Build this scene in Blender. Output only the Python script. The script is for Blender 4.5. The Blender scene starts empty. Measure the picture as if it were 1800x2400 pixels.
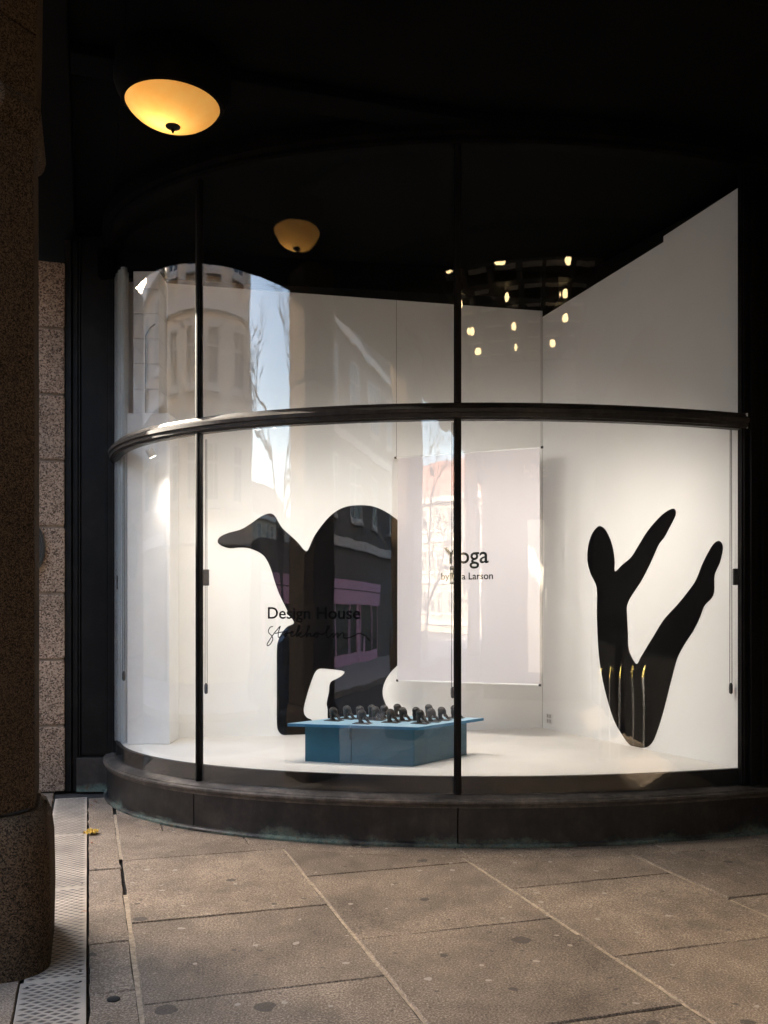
import bpy, bmesh, math, random
import numpy as np
from mathutils import Vector, Matrix
random.seed(7); np.random.seed(7)
R = math.radians
scn = bpy.context.scene
col = scn.collection

# ------------------------------------------------------------------ camera, sky, sun, exposure
F, H, HY = 2200.0, 1.6, 1430.0                    # focal length in photo pixels, eye height, horizon row
cam = bpy.data.cameras.new('camera'); camo = bpy.data.objects.new('camera', cam); col.objects.link(camo)
camo.location = (0, 0, H); camo.rotation_euler = (R(90), 0, 0)
cam.sensor_fit = 'HORIZONTAL'; cam.sensor_width = 36; cam.lens = F / 1800 * 36
cam.shift_y = (HY - 1200) / 1800; cam.clip_start = .05; cam.clip_end = 2000
scn.camera = camo

U2 = Vector((-.301, .9536, 0)); V2 = Vector((.9536, .301, 0))       # street direction, and across it into the arcade
sun_h = (U2 * .656 + V2 * -.755).normalized(); SUN_EL = R(23.0)
sun_dir = Vector((sun_h.x * math.cos(SUN_EL), sun_h.y * math.cos(SUN_EL), math.sin(SUN_EL)))
w = bpy.data.worlds.new('World'); scn.world = w; w.use_nodes = True
nt = w.node_tree; bg = nt.nodes['Background']
sky = nt.nodes.new('ShaderNodeTexSky'); sky.sky_type = 'NISHITA'; sky.sun_disc = False
sky.sun_elevation = SUN_EL; sky.sun_rotation = math.atan2(sun_dir.x, sun_dir.y)
sky.air_density = 1.0; sky.dust_density = 3.0; sky.ozone_density = .7
nt.links.new(sky.outputs[0], bg.inputs[0]); bg.inputs[1].default_value = .15
sl = bpy.data.lights.new('sun', 'SUN'); slo = bpy.data.objects.new('sun', sl); col.objects.link(slo)
sl.energy = 5.0; sl.angle = R(.5); sl.color = (1, .9, .76)
slo.rotation_euler = sun_dir.to_track_quat('Z', 'Y').to_euler(); slo.location = (-20, 10, 20)
vs = scn.view_settings; vs.view_transform = 'Standard'; vs.look = 'None'; vs.gamma = 1; vs.exposure = 3.4
scn.render.engine = 'CYCLES'
cy = scn.cycles
cy.max_bounces = 10; cy.diffuse_bounces = 4; cy.glossy_bounces = 4; cy.transparent_max_bounces = 24; cy.transmission_bounces = 6
cy.caustics_reflective = False; cy.caustics_refractive = False; cy.sample_clamp_indirect = 4.0
cy.use_denoising = True

# ------------------------------------------------------------------ helpers
def at(px, py, Y):                                 # a pixel of the photo at depth Y -> point
    return Vector(((px - 900) / F * Y, Y, H + (HY - py) / F * Y))
def uv(u, v, z=0.0): return Vector((U2.x*u + V2.x*v, U2.y*u + V2.y*v, z))
def to_uv(p): return (p[0]*U2.x + p[1]*U2.y, p[0]*V2.x + p[1]*V2.y)

def tag(o, label=None, cat=None, group=None, kind=None):
    if label: o['label'] = label
    if cat: o['category'] = cat
    if group: o['group'] = group
    if kind: o['kind'] = kind
    return o
def empty(name, loc=(0, 0, 0), label=None, cat=None, group=None):
    o = bpy.data.objects.new(name, None); col.objects.link(o); o.location = loc
    o.empty_display_size = .1
    return tag(o, label, cat, group)
def link(name, mesh, parent=None):
    o = bpy.data.objects.new(name, mesh); col.objects.link(o)
    if parent is not None:
        o.parent = parent
        o.matrix_parent_inverse = Matrix.Translation(-Vector(parent_origin(parent)))
    return o
def parent_origin(p):
    v = Vector(p.location)
    while p.parent is not None and p.parent.type == 'EMPTY' and p.type == 'EMPTY':
        p = p.parent; v += Vector(p.location)
    if p.type != 'EMPTY': return (0, 0, 0)
    return v

class MB:
    def __init__(s): s.v = []; s.f = []; s.sm = False
    def add(s, verts, faces):
        b = len(s.v); s.v += [tuple(x) for x in verts]; s.f += [tuple(i + b for i in f) for f in faces]; return s
    def box(s, c, x, y, z, hx, hy, hz):            # centre, unit axes, half sizes
        c = Vector(c); vs_ = [c + x*(a*hx) + y*(b*hy) + z*(d*hz) for a in (-1, 1) for b in (-1, 1) for d in (-1, 1)]
        return s.add(vs_, [(0,1,3,2),(4,6,7,5),(0,4,5,1),(2,3,7,6),(0,2,6,4),(1,5,7,3)])
    def abox(s, x0, x1, y0, y1, z0, z1):
        return s.box(((x0+x1)/2,(y0+y1)/2,(z0+z1)/2), Vector((1,0,0)), Vector((0,1,0)), Vector((0,0,1)), abs(x1-x0)/2, abs(y1-y0)/2, abs(z1-z0)/2)
    def ubox(s, u0, u1, v0, v1, z0, z1):
        return s.box(uv((u0+u1)/2,(v0+v1)/2,(z0+z1)/2), U2, V2, Vector((0,0,1)), abs(u1-u0)/2, abs(v1-v0)/2, abs(z1-z0)/2)
    def prism(s, poly, z0, z1):                    # plan polygon (x,y)
        n = len(poly)
        vs_ = [(p[0],p[1],z0) for p in poly] + [(p[0],p[1],z1) for p in poly]
        return s.add(vs_, [tuple(range(n-1,-1,-1)), tuple(range(n,2*n))] + [(i,(i+1)%n,n+(i+1)%n,n+i) for i in range(n)])
    def loft(s, rings, caps=True):
        n = len(rings[0]); vs_ = [p for r in rings for p in r]; fs = []
        for k in range(len(rings)-1):
            for i in range(n):
                j = (i+1) % n; fs.append((k*n+i, k*n+j, (k+1)*n+j, (k+1)*n+i))
        if caps: fs += [tuple(range(n-1,-1,-1)), tuple(range((len(rings)-1)*n, len(rings)*n))]
        return s.add(vs_, fs)
    def tube(s, pts, rad, n=8):
        pts = [Vector(p) for p in pts]; rr = rad if hasattr(rad, '__len__') else [rad]*len(pts)
        rings = []; up = None
        for i, p in enumerate(pts):
            t = (pts[min(i+1,len(pts)-1)] - pts[max(i-1,0)]).normalized()
            if up is None: up = t.orthogonal().normalized()
            a = (up - t*up.dot(t)).normalized(); up = a; b = t.cross(a)
            rings.append([p + (a*math.cos(q) + b*math.sin(q))*rr[i] for q in [2*math.pi*k/n for k in range(n)]])
        return s.loft(rings)
    def lathe(s, prof, c, n=32, squash=(1,1)):
        c = Vector(c)
        return s.loft([[c + Vector((r*math.cos(2*math.pi*k/n)*squash[0], r*math.sin(2*math.pi*k/n)*squash[1], z)) for k in range(n)] for r, z in prof])
    def build(s, name, mat, parent=None, smooth=False, bevel=0):
        m = bpy.data.meshes.new(name); m.from_pydata(s.v, [], s.f); m.update()
        bm = bmesh.new(); bm.from_mesh(m)
        bmesh.ops.recalc_face_normals(bm, faces=bm.faces)
        if bevel:
            eds = [e for e in bm.edges if len(e.link_faces) == 2 and e.calc_face_angle(0) > .5]
            bmesh.ops.bevel(bm, geom=eds, offset=bevel, segments=2, affect='EDGES', profile=.6, clamp_overlap=True)
        bm.to_mesh(m); bm.free()
        if smooth: smooth_by_angle(m, smooth if not isinstance(smooth, bool) else 40)
        if mat: m.materials.append(mat)
        return link(name, m, parent)
def smooth_by_angle(m, deg=40):
    for p in m.polygons: p.use_smooth = True
    try: m.set_sharp_from_angle(angle=R(deg))
    except Exception: pass

# ------------------------------------------------------------------ materials
def newmat(name):
    m = bpy.data.materials.new(name); m.use_nodes = True
    n = m.node_tree.nodes; return m, n, m.node_tree.links, n['Principled BSDF']
def coords(n): return n.new('ShaderNodeTexCoord').outputs['Object']
def noise(n, l, co, scale, detail=4, rough=.55, vec_scale=None):
    if vec_scale:
        mp = n.new('ShaderNodeMapping'); mp.inputs['Scale'].default_value = vec_scale; l.new(co, mp.inputs[0]); co = mp.outputs[0]
    t = n.new('ShaderNodeTexNoise'); t.inputs['Scale'].default_value = scale; t.inputs['Detail'].default_value = detail
    t.inputs['Roughness'].default_value = rough; l.new(co, t.inputs['Vector']); return t.outputs['Fac']
def ramp(n, l, fac, stops):
    r = n.new('ShaderNodeValToRGB'); l.new(fac, r.inputs[0]); e = r.color_ramp.elements
    while len(e) < len(stops): e.new(.5)
    for i, (p, c) in enumerate(stops):
        e[i].position = p; e[i].color = (*c, 1) if len(c) == 3 else c
    return r.outputs[0]
def mix(n, l, fac, a, b, mode='MIX'):
    m = n.new('ShaderNodeMix'); m.data_type = 'RGBA'; m.blend_type = mode
    for s, val in ((m.inputs[0], fac), (m.inputs[6], a), (m.inputs[7], b)):
        if hasattr(val, 'links') or hasattr(val, 'is_linked'): l.new(val, s)
        elif isinstance(val, (int, float)): s.default_value = val
        else: s.default_value = (*val, 1)
    return m.outputs[2]
def bump(n, l, b, h, strength=.3, dist=.01):
    bp = n.new('ShaderNodeBump'); bp.inputs['Strength'].default_value = strength; bp.inputs['Distance'].default_value = dist
    l.new(h, bp.inputs['Height']); l.new(bp.outputs[0], b.inputs['Normal'])
def plain(name, c, rough=.6, metal=0.0, var=.25, scale=9, bmp=0.0, spec=.5):
    m, n, l, b = newmat(name); co = coords(n)
    f = noise(n, l, co, scale, 5)
    c1 = tuple(x*(1-var) for x in c); c2 = tuple(min(1, x*(1+var)) for x in c)
    l.new(ramp(n, l, f, [(.3, c1), (.7, c2)]), b.inputs['Base Color'])
    b.inputs['Roughness'].default_value = rough; b.inputs['Metallic'].default_value = metal
    b.inputs['Specular IOR Level'].default_value = spec
    if bmp: bump(n, l, b, noise(n, l, co, scale*8, 3), bmp, .004)
    return m
def emit(name, c, s):
    m, n, l, b = newmat(name); b.inputs['Base Color'].default_value = (*c, 1)
    b.inputs['Emission Color'].default_value = (*c, 1); b.inputs['Emission Strength'].default_value = s
    return m

def granite(name, dark, mid, light, scale=55, bmp=.5):
    m, n, l, b = newmat(name); co = coords(n)
    vo = n.new('ShaderNodeTexVoronoi'); vo.inputs['Scale'].default_value = scale; l.new(co, vo.inputs['Vector'])
    sep = n.new('ShaderNodeSeparateColor'); l.new(vo.outputs['Color'], sep.inputs[0])
    grain = ramp(n, l, sep.outputs[0], [(.12, dark), (.4, mid), (.95, light)])
    big = noise(n, l, co, 2.3, 5)
    c = mix(n, l, .55, grain, ramp(n, l, big, [(.3, (.55,.55,.55)), (.7, (1.15,1.12,1.08))]), 'MULTIPLY')
    fine = noise(n, l, co, scale*2.2, 3, .7)
    c = mix(n, l, .5, c, ramp(n, l, fine, [(.35, (.72,.72,.72)), (.65, (1.15,1.15,1.15))]), 'MULTIPLY')
    l.new(c, b.inputs['Base Color']); b.inputs['Roughness'].default_value = .85; b.inputs['Specular IOR Level'].default_value = .12
    bump(n, l, b, fine, bmp, .012)
    return m
M = {}
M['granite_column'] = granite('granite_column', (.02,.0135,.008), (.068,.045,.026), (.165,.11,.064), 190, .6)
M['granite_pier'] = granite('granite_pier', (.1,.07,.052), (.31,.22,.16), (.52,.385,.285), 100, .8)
M['granite_joint'] = plain('granite_joint', (.2,.15,.11), .9)

def paving_mat():
    m, n, l, b = newmat('paving_granite'); co = coords(n)
    sp = noise(n, l, co, 105, 3, .75)
    grain = ramp(n, l, sp, [(.3, (.085,.063,.045)), (.5, (.25,.194,.142)), (.7, (.58,.47,.36))])
    cl = noise(n, l, co, 1.7, 6, .6); cl2 = noise(n, l, co, 9, 5, .65, (1, .55, 1))
    c = mix(n, l, 1, grain, ramp(n, l, cl, [(.3, (.58,.57,.56)), (.7, (1.22,1.2,1.17))]), 'MULTIPLY')
    c = mix(n, l, .7, c, ramp(n, l, cl2, [(.3, (.72,.71,.7)), (.66, (1.12,1.12,1.12))]), 'MULTIPLY')
    oi = n.new('ShaderNodeObjectInfo')
    c = mix(n, l, .8, c, ramp(n, l, oi.outputs['Random'], [(0, (.76,.75,.74)), (.5, (.98,.96,.94)), (1, (1.15,1.12,1.08))]), 'MULTIPLY')
    def spots(scale, thr_d, thr_r, colr, seed, amt):
        mp = n.new('ShaderNodeMapping'); mp.inputs['Location'].default_value = (seed, seed*.7, 0); l.new(co, mp.inputs[0])
        wz = n.new('ShaderNodeTexNoise'); wz.inputs['Scale'].default_value = 14; l.new(co, wz.inputs['Vector'])
        wv = n.new('ShaderNodeVectorMath'); wv.operation = 'MULTIPLY_ADD'; l.new(wz.outputs['Color'], wv.inputs[0]); wv.inputs[1].default_value = (.05,.05,0); l.new(mp.outputs[0], wv.inputs[2])
        vo = n.new('ShaderNodeTexVoronoi'); vo.voronoi_dimensions = '2D'; vo.inputs['Scale'].default_value = scale; l.new(wv.outputs[0], vo.inputs['Vector'])
        s2 = n.new('ShaderNodeSeparateColor'); l.new(vo.outputs['Color'], s2.inputs[0])
        rr = n.new('ShaderNodeMath'); rr.operation = 'MULTIPLY'; l.new(s2.outputs[1], rr.inputs[0]); rr.inputs[1].default_value = thr_d
        dd = n.new('ShaderNodeMath'); dd.operation = 'LESS_THAN'; l.new(vo.outputs['Distance'], dd.inputs[0]); l.new(rr.outputs[0], dd.inputs[1])
        pr = n.new('ShaderNodeMath'); pr.operation = 'LESS_THAN'; l.new(s2.outputs[0], pr.inputs[0]); pr.inputs[1].default_value = thr_r
        a = n.new('ShaderNodeMath'); a.operation = 'MULTIPLY'; l.new(dd.outputs[0], a.inputs[0]); l.new(pr.outputs[0], a.inputs[1])
        a2 = n.new('ShaderNodeMath'); a2.operation = 'MULTIPLY'; l.new(a.outputs[0], a2.inputs[0]); a2.inputs[1].default_value = amt
        return a2.outputs[0], colr
    for args in ((2.6, .13, .4, (.06,.05,.038), 3.3, .75), (4.7, .085, .45, (.5,.43,.35), 8.1, .6), (1.6, .15, .3, (.1,.08,.062), 1.2, .2), (6.5, .09, .35, (.07,.056,.042), 5.5, .65)):
        fac, cc = spots(*args); c = mix(n, l, fac, c, cc)
    l.new(c, b.inputs['Base Color'])
    b.inputs['Roughness'].default_value = .72; b.inputs['Specular IOR Level'].default_value = .35
    hh = n.new('ShaderNodeMath'); hh.operation = 'ADD'; l.new(sp, hh.inputs[0]); l.new(cl2, hh.inputs[1])
    bump(n, l, b, hh.outputs[0], .55, .006)
    return m
M['paving'] = paving_mat()
M['mortar'] = plain('mortar', (.38,.295,.205), .95, 0, .4, 40, .6)
M['joint_dirt'] = plain('joint_dirt', (.035,.03,.025), 1, 0, .5, 20)
M['asphalt'] = plain('asphalt', (.045,.043,.04), .85, 0, .3, 30, .4)
M['kerb'] = plain('kerb_granite', (.3,.28,.26), .8, 0, .3, 25, .4)
M['tread'] = plain('tread_plate', (.46,.385,.3), .6, .05, .35, 3, .1)
M['tread_bar'] = plain('tread_bar', (.15,.125,.1), .5, .2, .3, 30)

def bronze_mat(name, c, verd=True, rough=.42, metal=.3, spec=.5):
    m, n, l, b = newmat(name); co = coords(n)
    f1 = noise(n, l, co, 5, 6, .65); f2 = noise(n, l, co, 26, 5, .7, (1, 1, .18))
    cc = ramp(n, l, f1, [(.32, tuple(x*.4 for x in c)), (.5, c), (.7, (c[0]*2.2, c[1]*2.05, c[2]*1.95))])
    cc = mix(n, l, .5, cc, ramp(n, l, f2, [(.3, (.5,.5,.5)), (.7, (1.5,1.45,1.4))]), 'MULTIPLY')
    if verd:
        sx = n.new('ShaderNodeSeparateXYZ'); l.new(co, sx.inputs[0])
        mr = n.new('ShaderNodeMapRange'); l.new(sx.outputs['Z'], mr.inputs[0]); mr.inputs[1].default_value = .0; mr.inputs[2].default_value = .17; mr.inputs[3].default_value = .3; mr.inputs[4].default_value = -.2
        f3 = noise(n, l, co, 2.1, 6, .66); f4 = noise(n, l, co, 22, 5, .7)
        ad = n.new('ShaderNodeMath'); ad.operation = 'ADD'; l.new(mr.outputs[0], ad.inputs[0]); l.new(f3, ad.inputs[1])
        ad2 = n.new('ShaderNodeMath'); ad2.operation = 'MULTIPLY_ADD'; l.new(f4, ad2.inputs[0]); ad2.inputs[1].default_value = .3; l.new(ad.outputs[0], ad2.inputs[2])
        vf = ramp(n, l, ad2.outputs[0], [(.81, (0,0,0)), (1.04, (.75,.75,.75))])
        vc = ramp(n, l, f4, [(.35, (.07,.12,.1)), (.52, (.17,.22,.17)), (.66, (.13,.08,.04))])
        cc = mix(n, l, vf, cc, vc)
        rf = ramp(n, l, ad2.outputs[0], [(.7, (rough,)*3), (1, (.85,)*3)]); l.new(rf, b.inputs['Roughness'])
    else: b.inputs['Roughness'].default_value = rough
    l.new(cc, b.inputs['Base Color']); b.inputs['Metallic'].default_value = metal; b.inputs['Specular IOR Level'].default_value = spec
    bump(n, l, b, f2, .18, .004)
    return m
M['bronze'] = bronze_mat('bronze_plinth', (.02,.0175,.0155))
M['bronze_frame'] = bronze_mat('bronze_frame', (.006,.0055,.0055), False, .42, 0, .1)
M['bronze_bar'] = bronze_mat('bronze_transom', (.022,.0205,.019), False, .5, 0, .3)
M['bronze_pil'] = bronze_mat('bronze_pilaster', (.0042,.0037,.0034), False, .5, 0, .12)
M['bronze_dull'] = bronze_mat('bronze_dull', (.003,.0027,.0025), False, .8, 0, .05)
M['bronze_sill'] = bronze_mat('bronze_sill', (.08,.07,.06), False, .5)
M['black_band'] = plain('black_band', (.003,.003,.003), .5, 0, .2, 9, 0, .1)
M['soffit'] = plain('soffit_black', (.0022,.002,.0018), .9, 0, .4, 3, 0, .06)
M['white_wall'] = plain('white_wall', (.85,.85,.83), .9, 0, .03, 1.3, .06, .2)
M['pillar_white'] = plain('pillar_white', (.78,.78,.77), .85, 0, .03, 6, .35, .2)
M['jamb_white'] = plain('jamb_white', (.66,.68,.66), .6, 0, .08, 4, .1)
M['shop_floor'] = plain('shop_floor', (.76,.73,.68), .55, 0, .05, 2.2, .05, .3)
M['vinyl_black'] = plain('vinyl_black', (.0022,.0022,.0026), .8, 0, .1, 3, 0, .03)
M['lettering'] = plain('lettering_black', (.004,.004,.004), .8, 0, .1, 9, 0, .05)
M['lettering_grey'] = plain('lettering_grey', (.008,.01,.01), .8, 0, .1, 9, 0, .1)
M['blue_top_glare'] = plain('blue_table_top_glare', (.3,.5,.63), .45, 0, .06, 4)  # glare on the top is put into this paler blue
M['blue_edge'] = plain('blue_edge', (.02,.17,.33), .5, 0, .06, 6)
M['blue_side_shade'] = plain('blue_side_shade', (.003,.09,.15), .55, 0, .12, 7, .12)  # shade on the sides is put into this darker blue
M['figurine'] = plain('figurine_clay', (.018,.0155,.0135), .34, .1, .5, 40)
M['plaque'] = plain('plaque_black', (.01,.01,.01), .5)
M['metal'] = plain('brushed_metal', (.45,.44,.42), .35, .9, .1)
M['white_plastic'] = plain('white_plastic', (.75,.75,.74), .4, 0, .03)
M['black_plastic'] = plain('black_plastic', (.012,.012,.012), .45)
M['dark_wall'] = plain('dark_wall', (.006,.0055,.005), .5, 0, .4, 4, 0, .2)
M['yellow'] = plain('yellow_wrapper', (.75,.42,.04), .45, 0, .5, 60)
M['leaf'] = plain('dry_leaf', (.3,.13,.06), .7, 0, .4, 60)
M['iron'] = plain('iron_cap', (.025,.024,.023), .55, .4, .4, 50)
M['chain'] = plain('bead_chain', (.05,.05,.05), .4, .5, .3)

def cloth_mat():
    m, n, l, b = newmat('banner_cloth'); co = coords(n)
    b.inputs['Base Color'].default_value = (.77,.74,.775,1); b.inputs['Roughness'].default_value = .9
    wv = noise(n, l, co, 400, 2, .5); bump(n, l, b, noise(n, l, co, 3, 3, .5, (1, 1, .15)), .25, .03)
    tr = n.new('ShaderNodeBsdfTranslucent'); tr.inputs[0].default_value = (.75,.72,.75,1)
    tp = n.new('ShaderNodeBsdfTransparent'); tp.inputs[0].default_value = (1,1,1,1)
    m1 = n.new('ShaderNodeMixShader'); m1.inputs[0].default_value = .35; l.new(b.outputs[0], m1.inputs[1]); l.new(tr.outputs[0], m1.inputs[2])
    m2 = n.new('ShaderNodeMixShader'); m2.inputs[0].default_value = .07; l.new(m1.outputs[0], m2.inputs[1]); l.new(tp.outputs[0], m2.inputs[2])
    l.new(m2.outputs[0], n['Material Output'].inputs[0]); return m
M['cloth'] = cloth_mat()

def glass_mat(name='window_glass', dust=.014):
    m, n, l, b = newmat(name); out = n['Material Output']; n.remove(b); co = coords(n)
    geo = n.new('ShaderNodeNewGeometry')
    mr = n.new('ShaderNodeMapRange'); l.new(geo.outputs['Backfacing'], mr.inputs[0]); mr.inputs[3].default_value = 1.68; mr.inputs[4].default_value = 1/1.68
    fr = n.new('ShaderNodeFresnel'); l.new(mr.outputs[0], fr.inputs[0])
    gl = n.new('ShaderNodeBsdfGlossy'); gl.inputs['Roughness'].default_value = 0.0
    wob = noise(n, l, co, 2.6, 3, .4, (1.6, 1.6, .14))
    bp = n.new('ShaderNodeBump'); bp.inputs['Strength'].default_value = .16; bp.inputs['Distance'].default_value = .02; l.new(wob, bp.inputs['Height'])
    l.new(bp.outputs[0], gl.inputs['Normal'])
    tp = n.new('ShaderNodeBsdfTransparent'); tp.inputs[0].default_value = (.985,.992,.988,1)
    mx = n.new('ShaderNodeMixShader'); l.new(fr.outputs[0], mx.inputs[0]); l.new(tp.outputs[0], mx.inputs[1]); l.new(gl.outputs[0], mx.inputs[2])
    last = mx
    if dust:
        df = n.new('ShaderNodeBsdfDiffuse'); df.inputs[0].default_value = (.8,.78,.74,1)
        d1 = noise(n, l, co, 120, 2, .8); d2 = noise(n, l, co, 2.2, 6, .6, (1, 1, .35))
        mul = n.new('ShaderNodeMath'); mul.operation = 'MULTIPLY'; l.new(d1, mul.inputs[0]); l.new(d2, mul.inputs[1])
        dr = ramp(n, l, mul.outputs[0], [(.12, (.0015,)*3), (.5, (dust,)*3)])
        if 'upper' in name:
            sx = n.new('ShaderNodeSeparateXYZ'); l.new(co, sx.inputs[0]); zr = n.new('ShaderNodeMapRange'); zr.interpolation_type = 'SMOOTHSTEP'; l.new(sx.outputs['Z'], zr.inputs[0])
            for q_, v_ in zip((1, 2, 3, 4), (3.0, 3.9, 1.0, .06)): zr.inputs[q_].default_value = v_
            mm = n.new('ShaderNodeMath'); mm.operation = 'MULTIPLY'; l.new(dr, mm.inputs[0]); l.new(zr.outputs[0], mm.inputs[1]); dr = mm.outputs[0]
        m2 = n.new('ShaderNodeMixShader'); l.new(dr, m2.inputs[0]); l.new(mx.outputs[0], m2.inputs[1]); l.new(df.outputs[0], m2.inputs[2]); last = m2
    l.new(last.outputs[0], out.inputs[0]); return m
M['glass'] = glass_mat(); M['glass_upper'] = glass_mat('upper_window_glass', .034)

# ------------------------------------------------------------------ the bow-window curve (plan of the plinth face)
_P = np.array([(-2.46,8.42),(-2.41,8.17),(-2.18,7.65),(-1.82,7.15),(-1.39,6.86),(-1.10,6.70),(-.57,6.49),(0,6.38),(.5,6.335),(1.256,6.365),(1.92,6.48),(2.62,6.69),(3.0,6.83)])
_s = np.r_[0, np.cumsum(np.hypot(*np.diff(_P, axis=0).T))]; SL = _s[-1]
_cx = np.polyfit(_s, _P[:,0], 6); _cy = np.polyfit(_s, _P[:,1], 6); _dx = np.polyder(_cx); _dy = np.polyder(_cy)
def bow(s, off=0.0):                               # off > 0: towards the pavement
    x, y = np.polyval(_cx, s), np.polyval(_cy, s); tx, ty = np.polyval(_dx, s), np.polyval(_dy, s)
    q = math.hypot(tx, ty); return (x + ty/q*off, y - tx/q*off)
def s_at_px(px, off):
    S = np.linspace(0.25, SL, 4000); best = min(S, key=lambda s: abs(900 + bow(s, off)[0]/bow(s, off)[1]*F - px)); return float(best)
def sweep(mb, prof, s0, s1, n=None):               # profile of (off, z)
    n = n or max(2, int((s1-s0)/.05))
    rings = []
    for s in np.linspace(s0, s1, n+1):
        rings.append([(*bow(s, o), z) for o, z in prof])
    return mb.loft(rings)
GO = -.06                                          # glass plane behind the plinth face
S0, S1 = .12, s_at_px(1742, GO)
SA, SB = s_at_px(467.5, GO), s_at_px(1072.5, GO)

# ================================================================== STRUCTURE
g = MB(); g.add([(-400,-400,-.16),(400,-400,-.16),(400,400,-.16),(-400,400,-.16)], [(0,1,2,3)])
tag(g.build('ground', M['asphalt']), kind='structure')
rd = MB(); rd.ubox(-70, 70, -6.99, -2.6, -.156, -.15); tag(rd.build('road', M['asphalt']), kind='structure')
fp = MB(); fp.ubox(-70, 70, -13.2, -7.0, -.159, -.02); tag(fp.build('far_pavement', M['kerb']), kind='structure')
kb = MB()
for k in range(-14, 24): kb.ubox(k*1.5+.004, k*1.5+1.496, -2.6, -2.3, -.155, 0.002)
tag(kb.build('kerb', M['kerb'], bevel=.012), kind='structure')
pv = MB(); pv.ubox(-30, 30, -2.295, 9, -.15, -.022); pave = tag(pv.build('pavement', M['joint_dirt']), kind='structure')

def u_curve():
    t = [to_uv(bow(s, 0)) for s in np.linspace(.2, SL, 300)]
    return np.array(t)
_uc = u_curve(); _o = np.argsort(_uc[:,1])
def u_base(v): return float(np.interp(v, _uc[_o,1], _uc[_o,0]))
def slab(poly, tilt=0):
    """poly: plan (u,v) corners of a slab, counter-clockwise; edges roughened, arris worn"""
    pts = []
    n = len(poly)
    for i in range(n):
        a, b = Vector(poly[i]), Vector(poly[(i+1) % n]); L = (b-a).length; k = max(1, int(L/.07))
        nrm = Vector((-(b-a).y, (b-a).x)).normalized()
        for j in range(k):
            p = a + (b-a)*(j/k); p += nrm*random.gauss(0, .0016) + nrm*(random.random() < .04)*random.uniform(.004, .012)
            pts.append(p)
    c = sum(pts, Vector((0,0)))/len(pts); dz = random.uniform(-.003, .002)
    tx, ty = random.gauss(0, .0012), random.gauss(0, .0012)
    def P(p, inset, z):
        q = p + (c-p).normalized()*inset; return uv(q.x, q.y, z + dz + (q.x-c.x)*tx + (q.y-c.y)*ty)
    rings = [[P(p, 0, -.05) for p in pts], [P(p, .0005, -.006) for p in pts], [P(p, .006, 0) for p in pts]]
    mb = MB(); mb.loft(rings, caps=False); nn = len(pts); mb.f.append(tuple(range(2*nn, 3*nn)))
    return mb.build('paving_slab', M['paving'], pave)
LV = [0, .2, 1.247, 2.31, 3.39, 4.46, 5.5]
CUT = [[6.04, 4.715, 4.1, 3.0, 1.9, .8, -.4], [6.21, 4.96, 3.92, 2.7, 1.5, .3, -.9], [5.52, 4.39, 3.27, 2.1, .9, -.3], [4.93, 3.815, 2.6, 1.4, .2], [4.4, 3.2, 2.0, .8], [4.2, 3.0, 1.8]]
BORD = .27
for i in range(len(LV)-1):
    a, b = LV[i] + (.013 if i == 1 else .0095 if i else .008), LV[i+1] - (.006 if i else .009)
    cuts = CUT[i] + [CUT[i][-1] - 1.2*k for k in range(1, 7)]
    vsamp = [b - (b-a)*k/8 for k in range(9)]
    def uend(v): return max(u_base(max(v, .22)) - BORD if v > .19 else 8.36, cuts[0] + .05)
    top = [(min(uend(v), 8.38), v) for v in vsamp]
    if i == 0: top = [(8.36, b), (8.36, a)]
    slab([(cuts[0]+.004, a), (cuts[0]+.004, b)] + [(q[0], q[1]) for q in top])
    for j in range(len(cuts)-1):
        gp = random.choice((.003, .004, .006))
        slab([(cuts[j+1]+gp, a), (cuts[j+1]+gp, b), (cuts[j]-gp, b), (cuts[j]-gp, a)])
# fitted border slabs along the plinth
bv = [.215, .52, 1.05, 1.72, 2.36, 3.0, 3.7, 4.46, 5.2]
for a, b in zip(bv[:-1], bv[1:]):
    vs_ = np.linspace(a+.004, b-.004, 7)
    lo = [(u_base(max(v,.22))-BORD+.008, v) for v in vs_]; hi = [(u_base(max(v,.22))-.012, v) for v in vs_[::-1]]
    slab(lo + hi)
# outer strip on the street side of the tread plate, and the rest
for vv0, vv1, seed in ((-.62, -.277, .3), (-1.25, -.63, .9), (-2.28, -1.26, .5)):
    uu = 9.4 - seed
    while uu > -8:
        L = random.uniform(.8, 1.25); slab([(uu-L+.006, vv0+.006), (uu-L+.006, vv1-.006), (uu-.004, vv1-.006), (uu-.004, vv0+.006)]); uu -= L
for i in range(1, len(LV)-1):                      # sandy pointing along the lanes
    mb = MB(); n = 70; ue = (u_base(max(LV[i],.22)) - BORD)
    top = []
    us = np.linspace(-6, ue, n)
    hwj = .011 if i == 1 else .0075
    L_ = [uv(x, LV[i] + .002 - hwj + random.gauss(0,.0012), -.0035) for x in us]; R_ = [uv(x, LV[i] + .002 + hwj + random.gauss(0,.0012), -.003+random.gauss(0,.001)) for x in us]
    mb.add(L_+R_, [(k, k+1, n+k+1, n+k) for k in range(n-1) if not (i == 1 and 5.45 < us[k] < 6.1) and random.random() > .03]); mb.build('mortar_joint', M['mortar'], pave)

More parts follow.
